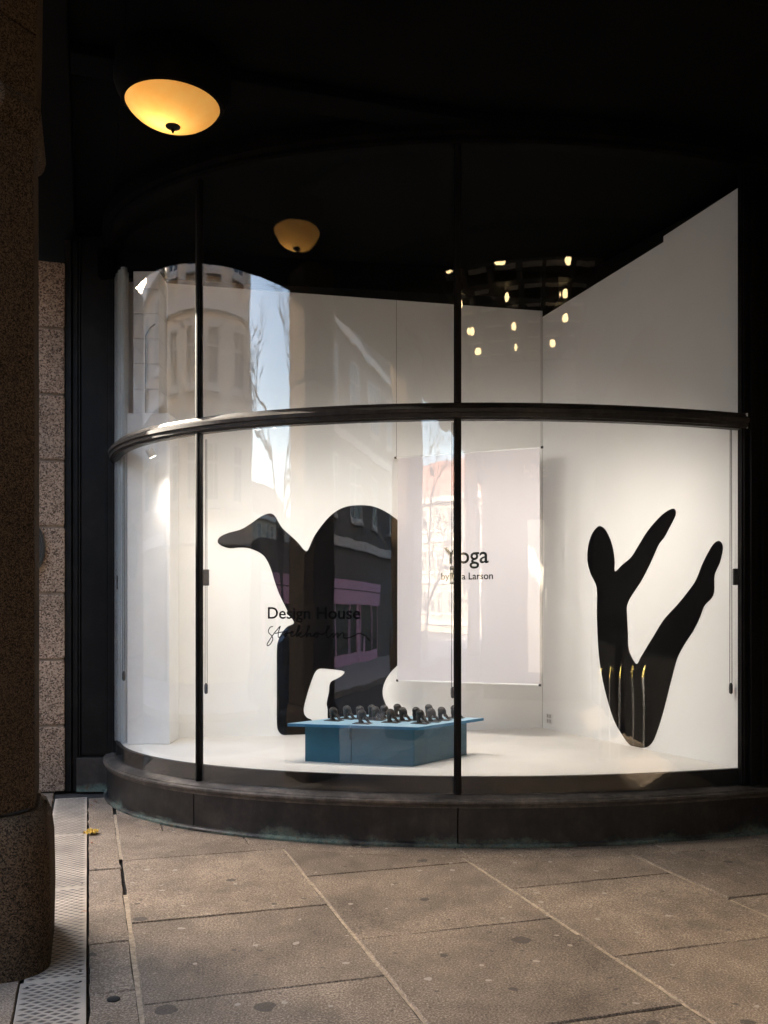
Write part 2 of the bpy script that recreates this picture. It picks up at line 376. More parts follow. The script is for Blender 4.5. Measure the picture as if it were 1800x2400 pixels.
# arcade ceiling, lintel, the building above
CZ = 4.93
ac = MB()
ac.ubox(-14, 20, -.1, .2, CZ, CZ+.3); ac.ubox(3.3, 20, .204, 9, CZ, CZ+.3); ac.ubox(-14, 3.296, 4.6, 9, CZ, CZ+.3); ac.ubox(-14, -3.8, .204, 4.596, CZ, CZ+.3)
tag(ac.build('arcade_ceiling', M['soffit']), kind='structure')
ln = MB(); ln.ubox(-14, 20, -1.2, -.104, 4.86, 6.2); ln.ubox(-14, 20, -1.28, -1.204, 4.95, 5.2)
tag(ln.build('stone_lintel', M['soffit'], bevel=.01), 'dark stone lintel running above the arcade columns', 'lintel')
ub = MB(); ub.ubox(-14, 20, -1.15, 9, 6.35, 13)  # unseen mass put over the arcade to occlude the sun
tag(ub.build('upper_storeys', M['granite_pier']), 'stone upper storeys of the arcade building above the lintel', 'building')
# shallow ribs on the ceiling
for k, uu in enumerate((4.1, 5.9)):
    rb = MB(); rb.ubox(uu-.12, uu+.12, -.1, 4.4, CZ-.07, CZ-.002); tag(rb.build('ceiling_rib', M['soffit'], bevel=.015), kind='structure')

# ================================================================== INTERIOR
FZ, CLZ = .455, 4.52
cor = (1.54, 9.13); rgt = (2.60, 6.72); bl = (-2.05, 8.33)
fl = MB(); fpoly = [bow(s, -.11) for s in np.linspace(.2, s_at_px(1728, -.11), 40)] + [(cor[0]+.05, cor[1]+.05), (-2.6, 8.45)]
fl.prism(fpoly, FZ-.05, FZ); tag(fl.build('shop_floor', M['shop_floor']), kind='structure')
def wallslab(name, p0, p1, prof, mat, thick=.12, side=1):
    """upright wall between two plan points; prof is the outline as (t, z)"""
    a, b = Vector((*p0, 0)), Vector((*p1, 0)); nr = Vector((-(b-a).y, (b-a).x, 0)).normalized()*thick*side
    fr = [a + (b-a)*t + Vector((0,0,z)) for t, z in prof]; mb = MB(); n = len(fr)
    mb.add(fr + [p + nr for p in fr], [tuple(range(n)), tuple(range(2*n-1, n-1, -1))] + [(i, (i+1)%n, n+(i+1)%n, n+i) for i in range(n)])
    return mb.build(name, mat)
bw = wallslab('back_wall', bl, cor, [(0,FZ-.04),(1,FZ-.04),(1,CLZ-.01),(0,CLZ-.01)], M['white_wall'])
tag(bw, 'white back wall of the display behind the blue table', 'wall')
sw = wallslab('side_wall', cor, rgt, [(.0015,FZ-.04),(1,FZ-.04),(1,4.76),(.975,4.76),(.975,4.66),(.663,4.6),(.663,4.553),(.0015,4.45)], M['white_wall'])
tag(sw, 'white side wall of the display carrying the seated black silhouette', 'wall')
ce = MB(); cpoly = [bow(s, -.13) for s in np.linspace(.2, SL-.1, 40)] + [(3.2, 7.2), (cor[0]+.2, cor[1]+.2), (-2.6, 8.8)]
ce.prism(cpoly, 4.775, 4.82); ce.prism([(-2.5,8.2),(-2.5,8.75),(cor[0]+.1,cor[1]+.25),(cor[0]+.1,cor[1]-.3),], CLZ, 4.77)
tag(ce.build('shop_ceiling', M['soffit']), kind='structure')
dk = MB(); dk.abox(-3.2, 3.2, 9.35, 9.5, 0, 6)
p0 = Vector((*cor,0)); p1 = Vector((*rgt,0)); dd = (p1-p0); nn = Vector((-dd.y, dd.x, 0)).normalized()
dk.box((p0+p1)/2 + nn*.25 + Vector((0,0,3)), dd.normalized(), nn, Vector((0,0,1)), dd.length/2+.1, .05, 3)
tag(dk.build('shop_partition', M['dark_wall']), kind='structure')

# white pillar at the left inside, its upper recessed part, jamb moulding
pl = empty('inner_pillar', (-2.0, 8.1, FZ), 'white painted pillar inside the window at its left end', 'pillar')
mb = MB(); mb.abox(-2.19, -1.826, 8.0, 8.36, FZ, 3.28); mb.build('lower_casing', M['pillar_white'], pl, bevel=.012)
zz = 3.283
for k in range(6):
    z1 = min(zz + .215, CLZ-.01); mb = MB(); mb.abox(-2.15, -1.93, 8.05, 8.36, zz, z1-.004); mb.build('block', M['pillar_white'], pl, bevel=.004); zz = z1
mb = MB(); mb.abox(-2.3, -2.0, 8.32, 8.4, FZ, CLZ-.012); mb.build('back_strip', M['pillar_white'], pl)
mb = MB(); mb.tube([(-2.04,8.035,3.29),(-2.04,8.035,3.95),(-2.0,8.036,4.02),(-1.96,8.04,4.05)], .006, 6); mb.build('cable', M['black_plastic'], pl)
jm = empty('window_jamb', (-2.28, 8.15, FZ), 'pale grey fluted jamb moulding at the left end of the window', 'jamb')
for k, (xx, yy) in enumerate(((-2.335,8.24),(-2.285,8.16),(-2.24,8.09))):
    mb = MB(); mb.tube([(xx,yy,FZ+.002),(xx,yy,4.55)], .028, 14); mb.build('bead', M['jamb_white'], jm, smooth=True)
mb = MB(); mb.box((-2.3,8.24,2.5), Vector((.55,-.83,0)).normalized(), Vector((.83,.55,0)).normalized(), Vector((0,0,1)), .12, .02, 2.03); mb.build('board', M['jamb_white'], jm)

# ================================================================== BOW WINDOW
bwn = empty('bow_window', (*bow(SB, 0), 0), 'tall curved shop window in dark bronze frame on a verdigris-stained bronze plinth', 'shop window')
segs = [(S0, SA), (SA, SB), (SB, S1+.22)]
for k, (a, b) in enumerate(segs):
    mb = MB(); sweep(mb, [(-.2,.0),(0,.0),(0,.262),(-.2,.262)], a+.005, b-.005); o = mb.build('plinth_panel', M['bronze'], bwn, smooth=30)
    mb = MB(); sweep(mb, [(0.002,.001),(.028,.001),(.028,.016),(.02,.026),(.002,.03)], a+.002, b-.002); mb.build('plinth_foot', M['bronze'], o, smooth=30)
mb = MB(); sweep(mb, [(-.19,.264),(.012,.264),(.014,.28),(.03,.288),(.036,.3),(.036,.312),(.022,.318),(.02,.328),(.0,.334),(-.03,.345),(-.19,.346)], S0, S1+.22)
mb.build('sill', M['bronze_sill'], bwn, smooth=25)
mb = MB(); sweep(mb, [(GO-.05,.347),(GO-.012,.347),(GO-.012,.462),(GO-.05,.462)], S0, S1); mb.build('bottom_band', M['black_band'], bwn)
for k, (a, b) in enumerate(((S0, SA), (SA, SB), (SB, S1))):
    for z0, z1, nm in ((.348, 2.91, 'lower'), (3.0, 4.765, 'upper')):
        mb = MB(); sweep(mb, [(GO-.005,z0),(GO+.005,z0),(GO+.005,z1),(GO-.005,z1)], a, b, 60); mb.build('glass_pane', M['glass' if z0 < 1 else 'glass_upper'], bwn, smooth=30)
mb = MB(); sweep(mb, [(GO-.05,2.898),(GO+.016,2.898),(GO+.022,2.908),(GO+.036,2.912),(GO+.04,2.936),(GO+.052,2.942),(GO+.055,2.966),(GO+.044,2.973),(GO+.034,2.984),(GO+.02,2.988),(GO+.01,3.012),(GO-.05,3.012)], S0-.05, S1+.012)
mb.build('transom', M['bronze_bar'], bwn, smooth=25)
mb = MB(); sweep(mb, [(GO-.06,4.76),(GO+.05,4.76),(GO+.07,4.775),(GO+.07,4.8),(GO+.1,4.82),(GO+.1,CZ-.004),(GO-.06,CZ-.004)], S0, S1+.1); mb.build('head_rail', M['bronze_dull'], bwn, smooth=25)
def mullion(s, w0, name='mullion'):
    x, y = bow(s, GO); x2, y2 = bow(s+.01, GO); t = Vector((x2-x, y2-y, 0)).normalized(); o_ = Vector((t.y, -t.x, 0)); c = Vector((x, y, 0)); z = Vector((0,0,1))
    root = None
    for z0, z1 in ((.346, 2.9), (3.01, 4.762)):
        mb = MB(); mb.box(c - o_*.002 + z*((z0+z1)/2), t, o_, z, w0/2, .022, (z1-z0)/2); mb.box(c + o_*.026 + z*((z0+z1)/2), t, o_, z, w0/3.4, .006, (z1-z0)/2-.001)
        mb.build(name, M['bronze_frame'], bwn, bevel=.004)
mullion(SA, .036); mullion(SB, .05)
mullion(S0+.02, .05, 'end_stile'); mullion(S1, .06, 'end_stile')
for s in (S0+.14, SA+.03, SB-.03, S1-.03):        # dark latches on the stiles, inside
    x, y = bow(s, GO-.04); mb = MB(); mb.abox(x-.022, x+.022, y-.012, y+.012, 1.78, 1.9); mb.build('latch', M['black_plastic'], bwn, bevel=.006)

# lettering on the glass
def text_mesh(txt, size, shear=0.0):
    cu = bpy.data.curves.new('text', 'FONT'); cu.body = txt; cu.size = size; cu.shear = shear; cu.extrude = 0.0; cu.offset = .012 if size == 1 else 0; cu.resolution_u = 4
    o = bpy.data.objects.new('text', cu); col.objects.link(o)
    bpy.context.view_layer.update()
    m = bpy.data.meshes.new_from_object(o.evaluated_get(bpy.context.evaluated_depsgraph_get()))
    bpy.data.objects.remove(o); return m
def fit_text(txt, w0, h0, shear=0):
    m = text_mesh(txt, 1, shear); xs = [v.co.x for v in m.vertices]; ys = [v.co.y for v in m.vertices]
    for v in m.vertices: v.co.x = (v.co.x - min(xs))/(max(xs)-min(xs))*w0; v.co.y = v.co.y/max(ys)*h0
    return m
sT0 = s_at_px(629, GO); sT1 = s_at_px(845, GO)
def on_glass(m, s0, z0, off):
    for v in m.vertices:
        x, y = bow(s0 + v.co.x, off); v.co = Vector((x, y, z0 + v.co.y))
Yt = bow((sT0+sT1)/2, GO)[1]
m = fit_text('Design House', sT1-sT0, (1450-1423)/F*Yt); on_glass(m, sT0, H - (1450-HY)/F*Yt, GO+.0062)
m.materials.append(M['lettering']); o = link('lettering', m, bwn); o['label'] = 'Design House in black sans letters'
script = [[(132,1166),(112,1170),(98,1190),(98,1212),(122,1236),(130,1262),(112,1296),(92,1310),(86,1298),(112,1256),(150,1205),(186,1164)],
 [(190,1162),(178,1195),(172,1238),(182,1246),(205,1226)],[(146,1218),(212,1204)],
 [(205,1226),(226,1202),(240,1206),(238,1232),(222,1240),(218,1222),(250,1214),(276,1212),(290,1204),(276,1202),(266,1222),(276,1240),(300,1230)],
 [(300,1230),(330,1190),(338,1164),(328,1160),(318,1200),(314,1244),(330,1216),(346,1208),(340,1222),(326,1224),(346,1244),(372,1228),(402,1186),(408,1162),(398,1164),(390,1210),(386,1246),(400,1220),(416,1214),(418,1236),(432,1240)],
 [(432,1240),(452,1212),(468,1212),(470,1236),(452,1244),(446,1226),(476,1214),(506,1222),(548,1180),(552,1160),(540,1164),(534,1210),(540,1244),(560,1236),(580,1212),(580,1246),(604,1214),(618,1216),(612,1246),(640,1212),(658,1214),(654,1240),(672,1248),(720,1236),(760,1214),(800,1226),(842,1266)]]
mb = MB()
for st in script:
    P_ = [Vector((600 + a*.31646, 1100 + b*.31646, 0)) for a, b in st]
    dense = []
    for i in range(len(P_)-1):
        q0, q1, q2, q3 = P_[max(i-1,0)], P_[i], P_[i+1], P_[min(i+2,len(P_)-1)]
        for t in np.linspace(0, 1, 5, endpoint=False):
            dense.append(.5*((2*q1)+(-q0+q2)*t+(2*q0-5*q1+4*q2-q3)*t*t+(-q0+3*q1-3*q2+q3)*t**3))
    dense.append(P_[-1]); L_, R_ = [], []
    for i, p in enumerate(dense):
        t = (dense[min(i+1,len(dense)-1)] - dense[max(i-1,0)]).normalized(); nr = Vector((-t.y, t.x, 0))*1.15
        for lst, q in ((L_, p+nr), (R_, p-nr)):
            s = sT0 + (q.x-629)/(845-629)*(sT1-sT0); x, y = bow(s, GO+.0062); lst.append((x, y, H - (q.y-HY)/F*Yt))
    n = len(L_); mb.add(L_+R_, [(k,k+1,n+k+1,n+k) for k in range(n-1)])
o = mb.build('lettering', M['lettering'], bwn); o['label'] = 'Stockholm in thin black handwriting'

# ================================================================== SILHOUETTES ON THE WALLS
def catmull(P_, n=5):
    out = []; N = len(P_)
    for i in range(N):
        q0, q1, q2, q3 = [Vector((*P_[(i+k) % N], 0)) for k in (-1, 0, 1, 2)]
        for t in np.linspace(0, 1, n, endpoint=False):
            out.append(.5*((2*q1)+(-q0+q2)*t+(2*q0-5*q1+4*q2-q3)*t*t+(-q0+3*q1-3*q2+q3)*t**3))
    return out
def on_wall(px, py, a, b, gap):
    a, b = Vector((*a, 0)), Vector((*b, 0)); d = b-a; nr = Vector((d.y, -d.x, 0)).normalized()
    a = a + nr*gap; dx = (px-900)/F
    t = (dx*a.y - a.x)/(d.x - dx*d.y); p = a + d*t
    return Vector((p.x, p.y, max(FZ+.004, H + (HY-py)/F*p.y))), nr
def decal(name, pts, a, b, sharp=()):
    fr = []; nr = None
    for q in pts:
        p, nr = on_wall(q[0], q[1], a, b, .004); fr.append(p)
    n = len(fr); mb = MB(); bk = [p - nr*.003 for p in fr]
    mb.add(fr + bk, [tuple(range(n))] + [(i, n+i, n+(i+1)%n, (i+1)%n) for i in range(n)])
    o = mb.build(name, M['vinyl_black'])
    bm = bmesh.new(); bm.from_mesh(o.data); bmesh.ops.triangulate(bm, faces=[f for f in bm.faces if len(f.verts) > 4], ngon_method='EAR_CLIP'); bm.to_mesh(o.data); bm.free()
    return o
fig1 = [(510,1268),(516,1258),(535,1249),(564,1241),(588,1227),(609,1212),(630,1203.5),(643,1208),(654,1225.5),(664,1240),(695,1268),(711,1287),(718,1291.5),(723,1287),(736,1258),(752,1234.5),(771,1212),(793,1195),(818,1186),(850,1184),(875,1187),(901,1197.5),(931,1218),(952,1240),(973,1275),(983,1340),(977,1400),(961,1495),(945,1543),(930,1561),(916.5,1574.7),(904,1593.7),(897.5,1612.7),(897.5,1631.6),(905,1654),(912,1682),(914,1715),(900,1721),(840,1721),(780,1721),(771,1712),(768,1680),(768,1663),(766,1647.5),(771,1622),(772.5,1606),(777,1597),(790,1590.5),(802.5,1582.6),(807,1574),(790,1570),(771,1568),(752,1567),(742,1571.5),(734.5,1584),(726.6,1606),(717,1638),(712,1660),(713,1673),(720,1682),(731,1688),(738,1705),(725,1721),(700,1722),(673,1723),(660,1721),(652,1712),(649,1695),(649,1640),(649,1575),(649,1521),(652,1502),(660,1484.5),(673,1469),(689,1460),(679,1442),(668,1420),(654,1391),(644,1363),(635,1334),(625,1312),(613,1298),(588,1286),(564,1283),(540,1285),(523,1280.5),(513.5,1275)]
tag(decal('wall_silhouette', catmull(fig1), bl, cor), 'large black silhouette bending to the floor on the back wall left of the banner', 'wall decal', 'black silhouettes on the display walls')
fig2 = [(1406,1233),(1418,1241),(1430,1265),(1436,1285.5),(1440,1314),(1441,1339),(1459,1323),(1479,1306),(1495,1281),(1516,1247),(1540,1218),(1560,1200),(1577,1192),(1583,1198),(1581,1212),(1566,1241),(1556,1260),(1544,1275),(1532,1302),(1516,1336),(1499,1367),(1479,1397),(1469,1420),(1469,1444),(1471,1485),(1472,1517),(1479,1538),(1492,1556),(1503,1538),(1528,1497),(1556,1452),(1585,1420),(1609,1391),(1630,1361),(1646,1322),(1660,1294),(1672,1275),(1684,1267.6),(1692,1275),(1693,1289.5),(1686.5,1318),(1674,1348.5),(1673.5,1383),(1668,1401),(1650,1420),(1640,1446),(1625,1477),(1603,1511),(1589,1538),(1581,1562),(1568.5,1611),(1554,1668),(1540,1713),(1530,1737),(1516,1751),(1493,1752),(1475,1745),(1457,1721),(1438,1686),(1420,1627),(1408,1570),(1402,1517),(1399,1448),(1399,1387),(1395,1367),(1383,1342),(1376.5,1310),(1379,1277),(1387.5,1251),(1398,1237)]
tag(decal('wall_silhouette', catmull(fig2), cor, rgt), 'black V-shaped silhouette with raised arm and leg on the right side wall', 'wall decal', 'black silhouettes on the display walls')

# ================================================================== BANNER
bA, bB = at(932, 1073, 8.64), at(1265, 1046, 8.10)
ban = empty('banner', ((bA.x+bB.x)/2, (bA.y+bB.y)/2, .955), 'pale lilac cloth banner reading Yoga hung on wires before the white wall', 'banner')
ax = Vector((bB.x-bA.x, bB.y-bA.y, 0)); BW = ax.length; ax.normalize(); bn = Vector((ax.y, -ax.x, 0)); ZT, ZB = 3.0, .957
nx, nz = 36, 40; vs_, fs = [], []
for j in range(nz+1):
    for i in range(nx+1):
        x = i/nx*BW; z = ZB + (ZT-ZB)*j/nz
        off = .006*math.sin(x*9+.6)*(1-j/nz*.6) + .004*math.sin(x*21 + z*1.3)
        vs_.append(Vector((bA.x, bA.y, 0)) + ax*x + bn*off + Vector((0,0,z)))
for j in range(nz):
    for i in range(nx): fs.append((j*(nx+1)+i, j*(nx+1)+i+1, (j+1)*(nx+1)+i+1, (j+1)*(nx+1)+i))
mb = MB(); mb.add(vs_, fs); o = mb.build('cloth', M['cloth'], ban, smooth=60)
bo = Vector((bA.x, bA.y, 0))
for z, e in ((ZT+.004, .03), (ZB-.004, .012)):
    mb = MB(); mb.tube([bo - ax*e + Vector((0,0,z)), bo + ax*(BW+e) + Vector((0,0,z))], .0075, 8); mb.build('rod', M['white_plastic'], ban, smooth=True)
    for q in (-e, BW+e-.02):
        mb = MB(); mb.tube([bo + ax*q + Vector((0,0,z)), bo + ax*(q+.02) + Vector((0,0,z))], .011, 8); mb.build('end_cap', M['black_plastic'], ban)
for q in (-.012, BW+.012):
    mb = MB(); mb.tube([bo + ax*q + Vector((0,0,ZT)), bo + ax*q + Vector((0,0,4.6))], .0016, 5); mb.build('wire', M['black_plastic'], ban)
def on_banner(m, px0, px1, base_py):
    xs = [v.co.x for v in m.vertices]; x0, x1 = min(xs), max(xs)
    def tx(px):
        d = (px-900)/F; return (d*bo.y - bo.x)/(ax.x - d*ax.y)
    a, b = tx(px0), tx(px1); Yc = (bo + ax*((a+b)/2)).y; zb = H + (HY-base_py)/F*Yc
    for v in m.vertices:
        x = a + (v.co.x-x0)/(x1-x0)*(b-a); off = .006*math.sin(x*9+.6)*.6 + .004*math.sin(x*21 + zb*1.3)
        v.co = bo + ax*x + bn*(off+.0035) + Vector((0,0,zb + v.co.y))
for txt, p0_, p1_, by, hh_ in (('Yoga', 1040, 1146, 1320, 38), ('by Lisa Larson', 1034, 1156, 1358, 16)):
    Yc = 8.4; m = fit_text(txt, 1, hh_/F*Yc); on_banner(m, p0_, p1_, by); m.materials.append(M['lettering_grey']); o = link('lettering', m, ban); o['kind'] = 'stuff'

# ================================================================== BLUE TABLE AND FIGURINES
TZ = .752
FR, FLc, BR = Vector((.25, 6.8, 0)), Vector((-.722, 7.03, 0)), Vector((.783, 7.39, 0))
ta, tb = FLc-FR, BR-FR
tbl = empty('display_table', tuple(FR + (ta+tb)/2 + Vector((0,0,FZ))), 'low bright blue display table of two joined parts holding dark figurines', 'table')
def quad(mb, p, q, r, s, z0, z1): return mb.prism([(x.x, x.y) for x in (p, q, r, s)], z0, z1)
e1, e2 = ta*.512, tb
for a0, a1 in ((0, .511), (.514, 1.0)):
    mb = MB(); quad(mb, FR+ta*a0, FR+ta*a1, FR+ta*a1+tb, FR+ta*a0+tb, TZ-.02, TZ); o = mb.build('table_top', M['blue_top_glare'], tbl, bevel=.0015)
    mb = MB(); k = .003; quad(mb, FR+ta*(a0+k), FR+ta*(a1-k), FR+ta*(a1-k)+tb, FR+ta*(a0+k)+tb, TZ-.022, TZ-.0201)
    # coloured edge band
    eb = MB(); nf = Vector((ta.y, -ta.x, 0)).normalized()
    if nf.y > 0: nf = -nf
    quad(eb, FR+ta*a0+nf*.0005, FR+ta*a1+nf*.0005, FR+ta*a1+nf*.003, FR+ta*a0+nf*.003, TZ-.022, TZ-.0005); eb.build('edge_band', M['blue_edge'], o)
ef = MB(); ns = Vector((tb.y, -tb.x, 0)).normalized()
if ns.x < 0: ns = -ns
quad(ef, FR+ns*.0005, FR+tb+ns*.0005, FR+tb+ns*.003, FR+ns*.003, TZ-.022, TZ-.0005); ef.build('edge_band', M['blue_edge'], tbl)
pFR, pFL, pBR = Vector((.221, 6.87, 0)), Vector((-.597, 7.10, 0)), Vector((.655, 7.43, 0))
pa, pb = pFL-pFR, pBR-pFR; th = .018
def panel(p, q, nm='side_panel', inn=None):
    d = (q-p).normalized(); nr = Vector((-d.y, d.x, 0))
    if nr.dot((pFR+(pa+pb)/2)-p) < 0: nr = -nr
    mb = MB(); quad(mb, p, q, q+nr*th, p+nr*th, FZ+.001, TZ-.023); return mb.build(nm, M['blue_side_shade'], tbl, bevel=.0015)
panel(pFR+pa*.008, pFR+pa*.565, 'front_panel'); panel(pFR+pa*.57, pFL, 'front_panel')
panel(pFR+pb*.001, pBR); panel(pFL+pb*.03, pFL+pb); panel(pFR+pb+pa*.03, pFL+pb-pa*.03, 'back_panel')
mb = MB(); pp = pFR + pa*.567; quad(mb, pp+nf*.06, pp+nf*.012+pa*.02, pp+nf*.004+pa*.02, pp+nf*.004, TZ-.11, TZ-.024); mb.build('bracket', M['blue_side_shade'], tbl)

def figurine_mesh():
    mb = MB()
    def ball(c, r, sx=1, sy=1, sz=1, n=14):
        rings = []
        for k in range(1, n):
            ph = math.pi*k/n; rings.append([Vector(c) + Vector((r*sx*math.sin(ph)*math.cos(2*math.pi*q/16), r*sy*math.sin(ph)*math.sin(2*math.pi*q/16), -r*sz*math.cos(ph))) for q in range(16)])
        mb.loft(rings)
    mb.tube([(-.004,0,.002),(-.006,0,.02),(-.009,0,.038),(-.004,0,.056),(.0,0,.07)], [.018,.0155,.017,.022,.025], 16)     # folded legs up to the hips
    ball((.003,0,.078), .0305, 1.03, 1.0, .93)                                                                            # rounded back, highest
    mb.tube([(.018,0,.072),(.026,0,.057),(.031,0,.042)], [.022,.0165,.011], 12)                                           # shoulders curving down
    ball((.03,0,.036), .0115, 1, .95, 1.05)                                                                               # head tucked in
    for sy in (-1, 1): mb.tube([(.026,sy*.012,.052),(.042,sy*.013,.031),(.058,sy*.012,.012),(.072,sy*.011,.004)], [.0085,.007,.006,.0035], 8)   # arms to the ground
    mb.tube([(-.018,0,.006),(.004,0,.007),(.02,0,.004)], [.014,.015,.008], 12)                                            # feet
    m0 = bpy.data.meshes.new('figure'); m0.from_pydata([tuple(v) for v in mb.v], [], mb.f); m0.update()
    bm = bmesh.new(); bm.from_mesh(m0); bmesh.ops.recalc_face_normals(bm, faces=bm.faces); bm.to_mesh(m0); bm.free()
    o = bpy.data.objects.new('figure', m0); col.objects.link(o)
    md = o.modifiers.new('r', 'REMESH'); md.mode = 'VOXEL'; md.voxel_size = .0026
    md2 = o.modifiers.new('s', 'SMOOTH'); md2.factor = .5; md2.iterations = 4
    bpy.context.view_layer.update()
    m = bpy.data.meshes.new_from_object(o.evaluated_get(bpy.context.evaluated_depsgraph_get())); bpy.data.objects.remove(o)
    for p in m.polygons: p.use_smooth = True
    m.materials.append(M['figurine']); m.name = 'figure'; return m
FM = figurine_mesh()
mb = MB(); mb.abox(-.055, .075, -.045, .045, 0, .004); plq = mb.build('plaque', M['plaque']); PM = plq.data; bpy.data.objects.remove(plq)
figs = [(415,263,'at the far left front corner of the table'),(510,251,'second from the left along the table'),(600,252,'half hidden behind the pale-lit figurine'),(612,284,'catching a pale street reflection, nearest the front edge at left'),(683,244,'behind the third figurine of the front row'),(708,259,'left of the joint in the middle row'),(770,246,'in the back row before the black silhouette leg'),(812,276,'largest in view, front row, in the table centre'),(860,236,'farthest back at the table centre'),(897,264,'just right of the front centre figurine'),(990,262,'tucked behind the front right figurine'),(1017,283,'frontmost at the right corner of the table'),(1078,240,'rearmost of the right-hand cluster'),(1095,271,'directly right of the front right figurine'),(1167,260,'single at right between cluster and mullion'),(1256,246,'cut by the dark window mullion at right')]
for cx, cyy, where in figs:
    px, py = 640 + cx*.3376, 1600 + cyy*.3376; Y = (H-TZ)*F/(py-HY+.001); Y = min(Y, 7.62)
    X = (px-900)/F*Y
    e = empty('figurine', (X, Y, TZ), 'dark clay yoga figurine ' + where, 'figurine', 'dark figurines on the blue table')
    rz = random.gauss(-.42, .08)
    for nm, me, z in (('figure', FM, .004), ('plaque', PM, .0005)):
        c = bpy.data.objects.new(nm, me); col.objects.link(c); c.parent = e; c.location = (0, 0, z)
        if nm == 'figure': c.scale = (1.0, 1.0, .95)
    e.rotation_euler = (0, 0, rz)

# ================================================================== BLIND CORDS, OUTLET
def cord(px, y0, y1, Y, label, sp=.016):
    a = at(px, y0, Y); b = at(px, y1, Y)
    e = empty('blind_cord', tuple(b), label, 'blind cord', 'bead chains hanging inside the panes')
    for q in (-sp/2, sp/2):
        mb = MB(); mb.tube([(a.x+q*.6, a.y, a.z), (b.x+q, b.y, b.z+.05)], .0026, 6); mb.build('chain', M['chain'], e)
    mb = MB(); mb.lathe([(.004,.06),(.013,.05),(.0145,.02),(.013,-.012),(.005,-.02)], (b.x, b.y, b.z), 12); mb.build('weight', M['black_plastic'], e, smooth=True)
cord(290, 1070, 1590, 7.72, 'thin bead chain and weight at the far left pane')
cord(483, 1030, 1620, 7.0, 'bead chain with black weight just right of the left mullion')
cord(1061, 990, 1630, 6.5, 'bead chain with black weight at the left side of the right mullion')
cord(1713, 1000, 1620, 6.82, 'bead chain with black weight near the right wall edge')
op, onr = on_wall(1289, 1684, cor, rgt, 0)
oe = empty('wall_outlet', tuple(op), 'small white double wall outlet low beside the room corner', 'outlet')
od = (Vector((*rgt,0))-Vector((*cor,0))).normalized()
mb = MB(); mb.box(op+onr*.006, od, onr, Vector((0,0,1)), .045, .005, .05); mb.build('plate', M['white_plastic'], oe, bevel=.003)
for a in (-.02, .02):
    for b in (-.024, .024):
        mb = MB(); mb.box(op+onr*.0125+od*a+Vector((0,0,b)), od, onr, Vector((0,0,1)), .013, .0012, .016); mb.build('socket', M['metal'], oe)

# ================================================================== SPOTLIGHTS INSIDE
SPW = 5.8
def spot(loc, aim, label, power, ang=70, size=.05):
    loc, aim = Vector(loc), Vector(aim); d = (aim-loc).normalized()
    e = empty('spotlight', tuple(loc), label, 'spotlight', 'track spotlights behind the transom')
    mb = MB(); mb.tube([loc - d*.075, loc - d*.07, loc - d*.008, loc], [.018, .03, .033, .034], 18); mb.build('body', M['white_plastic'], e, smooth=True)
    mb = MB(); mb.tube([loc + d*.0005, loc + d*.004], .027, 18); mb.build('lens', M['lamp_lens'], e)
    mb = MB(); mb.tube([loc - d*.05, loc - d*.05 - Vector((0,.05,0))], .008, 8); mb.build('bracket', M['white_plastic'], e)
    L = bpy.data.lights.new('spot_beam', 'SPOT'); L.energy = power; L.spot_size = R(ang); L.spot_blend = 1.0; L.shadow_soft_size = size; L.color = (1, .905, .82)
    lo = bpy.data.objects.new('spot_beam', L); col.objects.link(lo); lo.parent = e; lo.location = d*.03; lo.rotation_euler = (-d).to_track_quat('Z', 'Y').to_euler()
M['lamp_lens'] = emit('lamp_lens', (1, .9, .75), 2.0)
def wp(px, py, a, b): return on_wall(px, py, a, b, 0)[0]
spot(at(358, 1070, 7.78), at(620, 1560, 8.4), 'small white spotlight visible under the transom at far left', SPW*.5, 80)
for px, aim, pw, lab in ((640, at(400,1700,8.2), .45, 'behind the left pane'), (600, wp(600,1580,bl,cor), .6, 'left of the lettering'), (760, wp(760,1600,bl,cor), .8, 'above the bending silhouette'), (930, wp(930,1620,bl,cor), 1, 'above the table joint'),
                    (1110, wp(1130,1620,bl,cor), 1.05, 'just right of the right mullion'), (1170, wp(1390,1670,cor,rgt), .85, 'aimed at the room corner'), (1240, wp(1480,1710,cor,rgt), .55, 'above the seated silhouette'), (1310, wp(1640,1740,cor,rgt), .42, 'nearest the right wall')):
    s = s_at_px(px, GO-.3); x, y = bow(s, GO-.3)
    spot((x, y, 2.965), aim, 'white spotlight hidden behind the transom ' + lab, SPW*pw, 152)

# ================================================================== PIERS AND COLUMNS
bp_ = empty('bronze_pilaster', (-2.6, 8.3, 0), 'tall dark bronze panelled pilaster between granite pier and window', 'pilaster')
c = Vector((-2.585, 8.32, 0)); px_ = Vector((1, .02, 0)).normalized(); py_ = Vector((-px_.y, px_.x, 0)); Z = Vector((0,0,1))
def pbox(nm, x0, x1, y0, y1, z0, z1, mat='bronze_pil', bev=.004, par=None):
    mb = MB(); mb.box(c + px_*((x0+x1)/2) + py_*((y0+y1)/2) + Z*((z0+z1)/2), px_, py_, Z, (x1-x0)/2, (y1-y0)/2, (z1-z0)/2); return mb.build(nm, M[mat], par or bp_, bevel=bev)
pbox('back_board', -.23, .22, 0, .2, 0, CZ-.01); pbox('plinth_block', -.12, .2, -.07, -.001, .001, .3, 'bronze')
pbox('stile', -.23, -.17, -.05, -.002, .001, CZ-.02); pbox('stile', -.165, -.12, -.03, -.002, .001, CZ-.02); pbox('panel', -.09, .13, -.022, -.002, .32, CZ-.3); pbox('stile', .15, .2, -.05, -.002, .302, CZ-.02); pbox('bead', -.112, -.098, -.03, -.002, .302, CZ-.03); pbox('bead', .132, .146, -.034, -.002, .302, CZ-.03)
gpz = empty('granite_pier', (-3.05, 8.5, 0), 'rough pink granite pier of stacked blocks behind the column', 'pier')
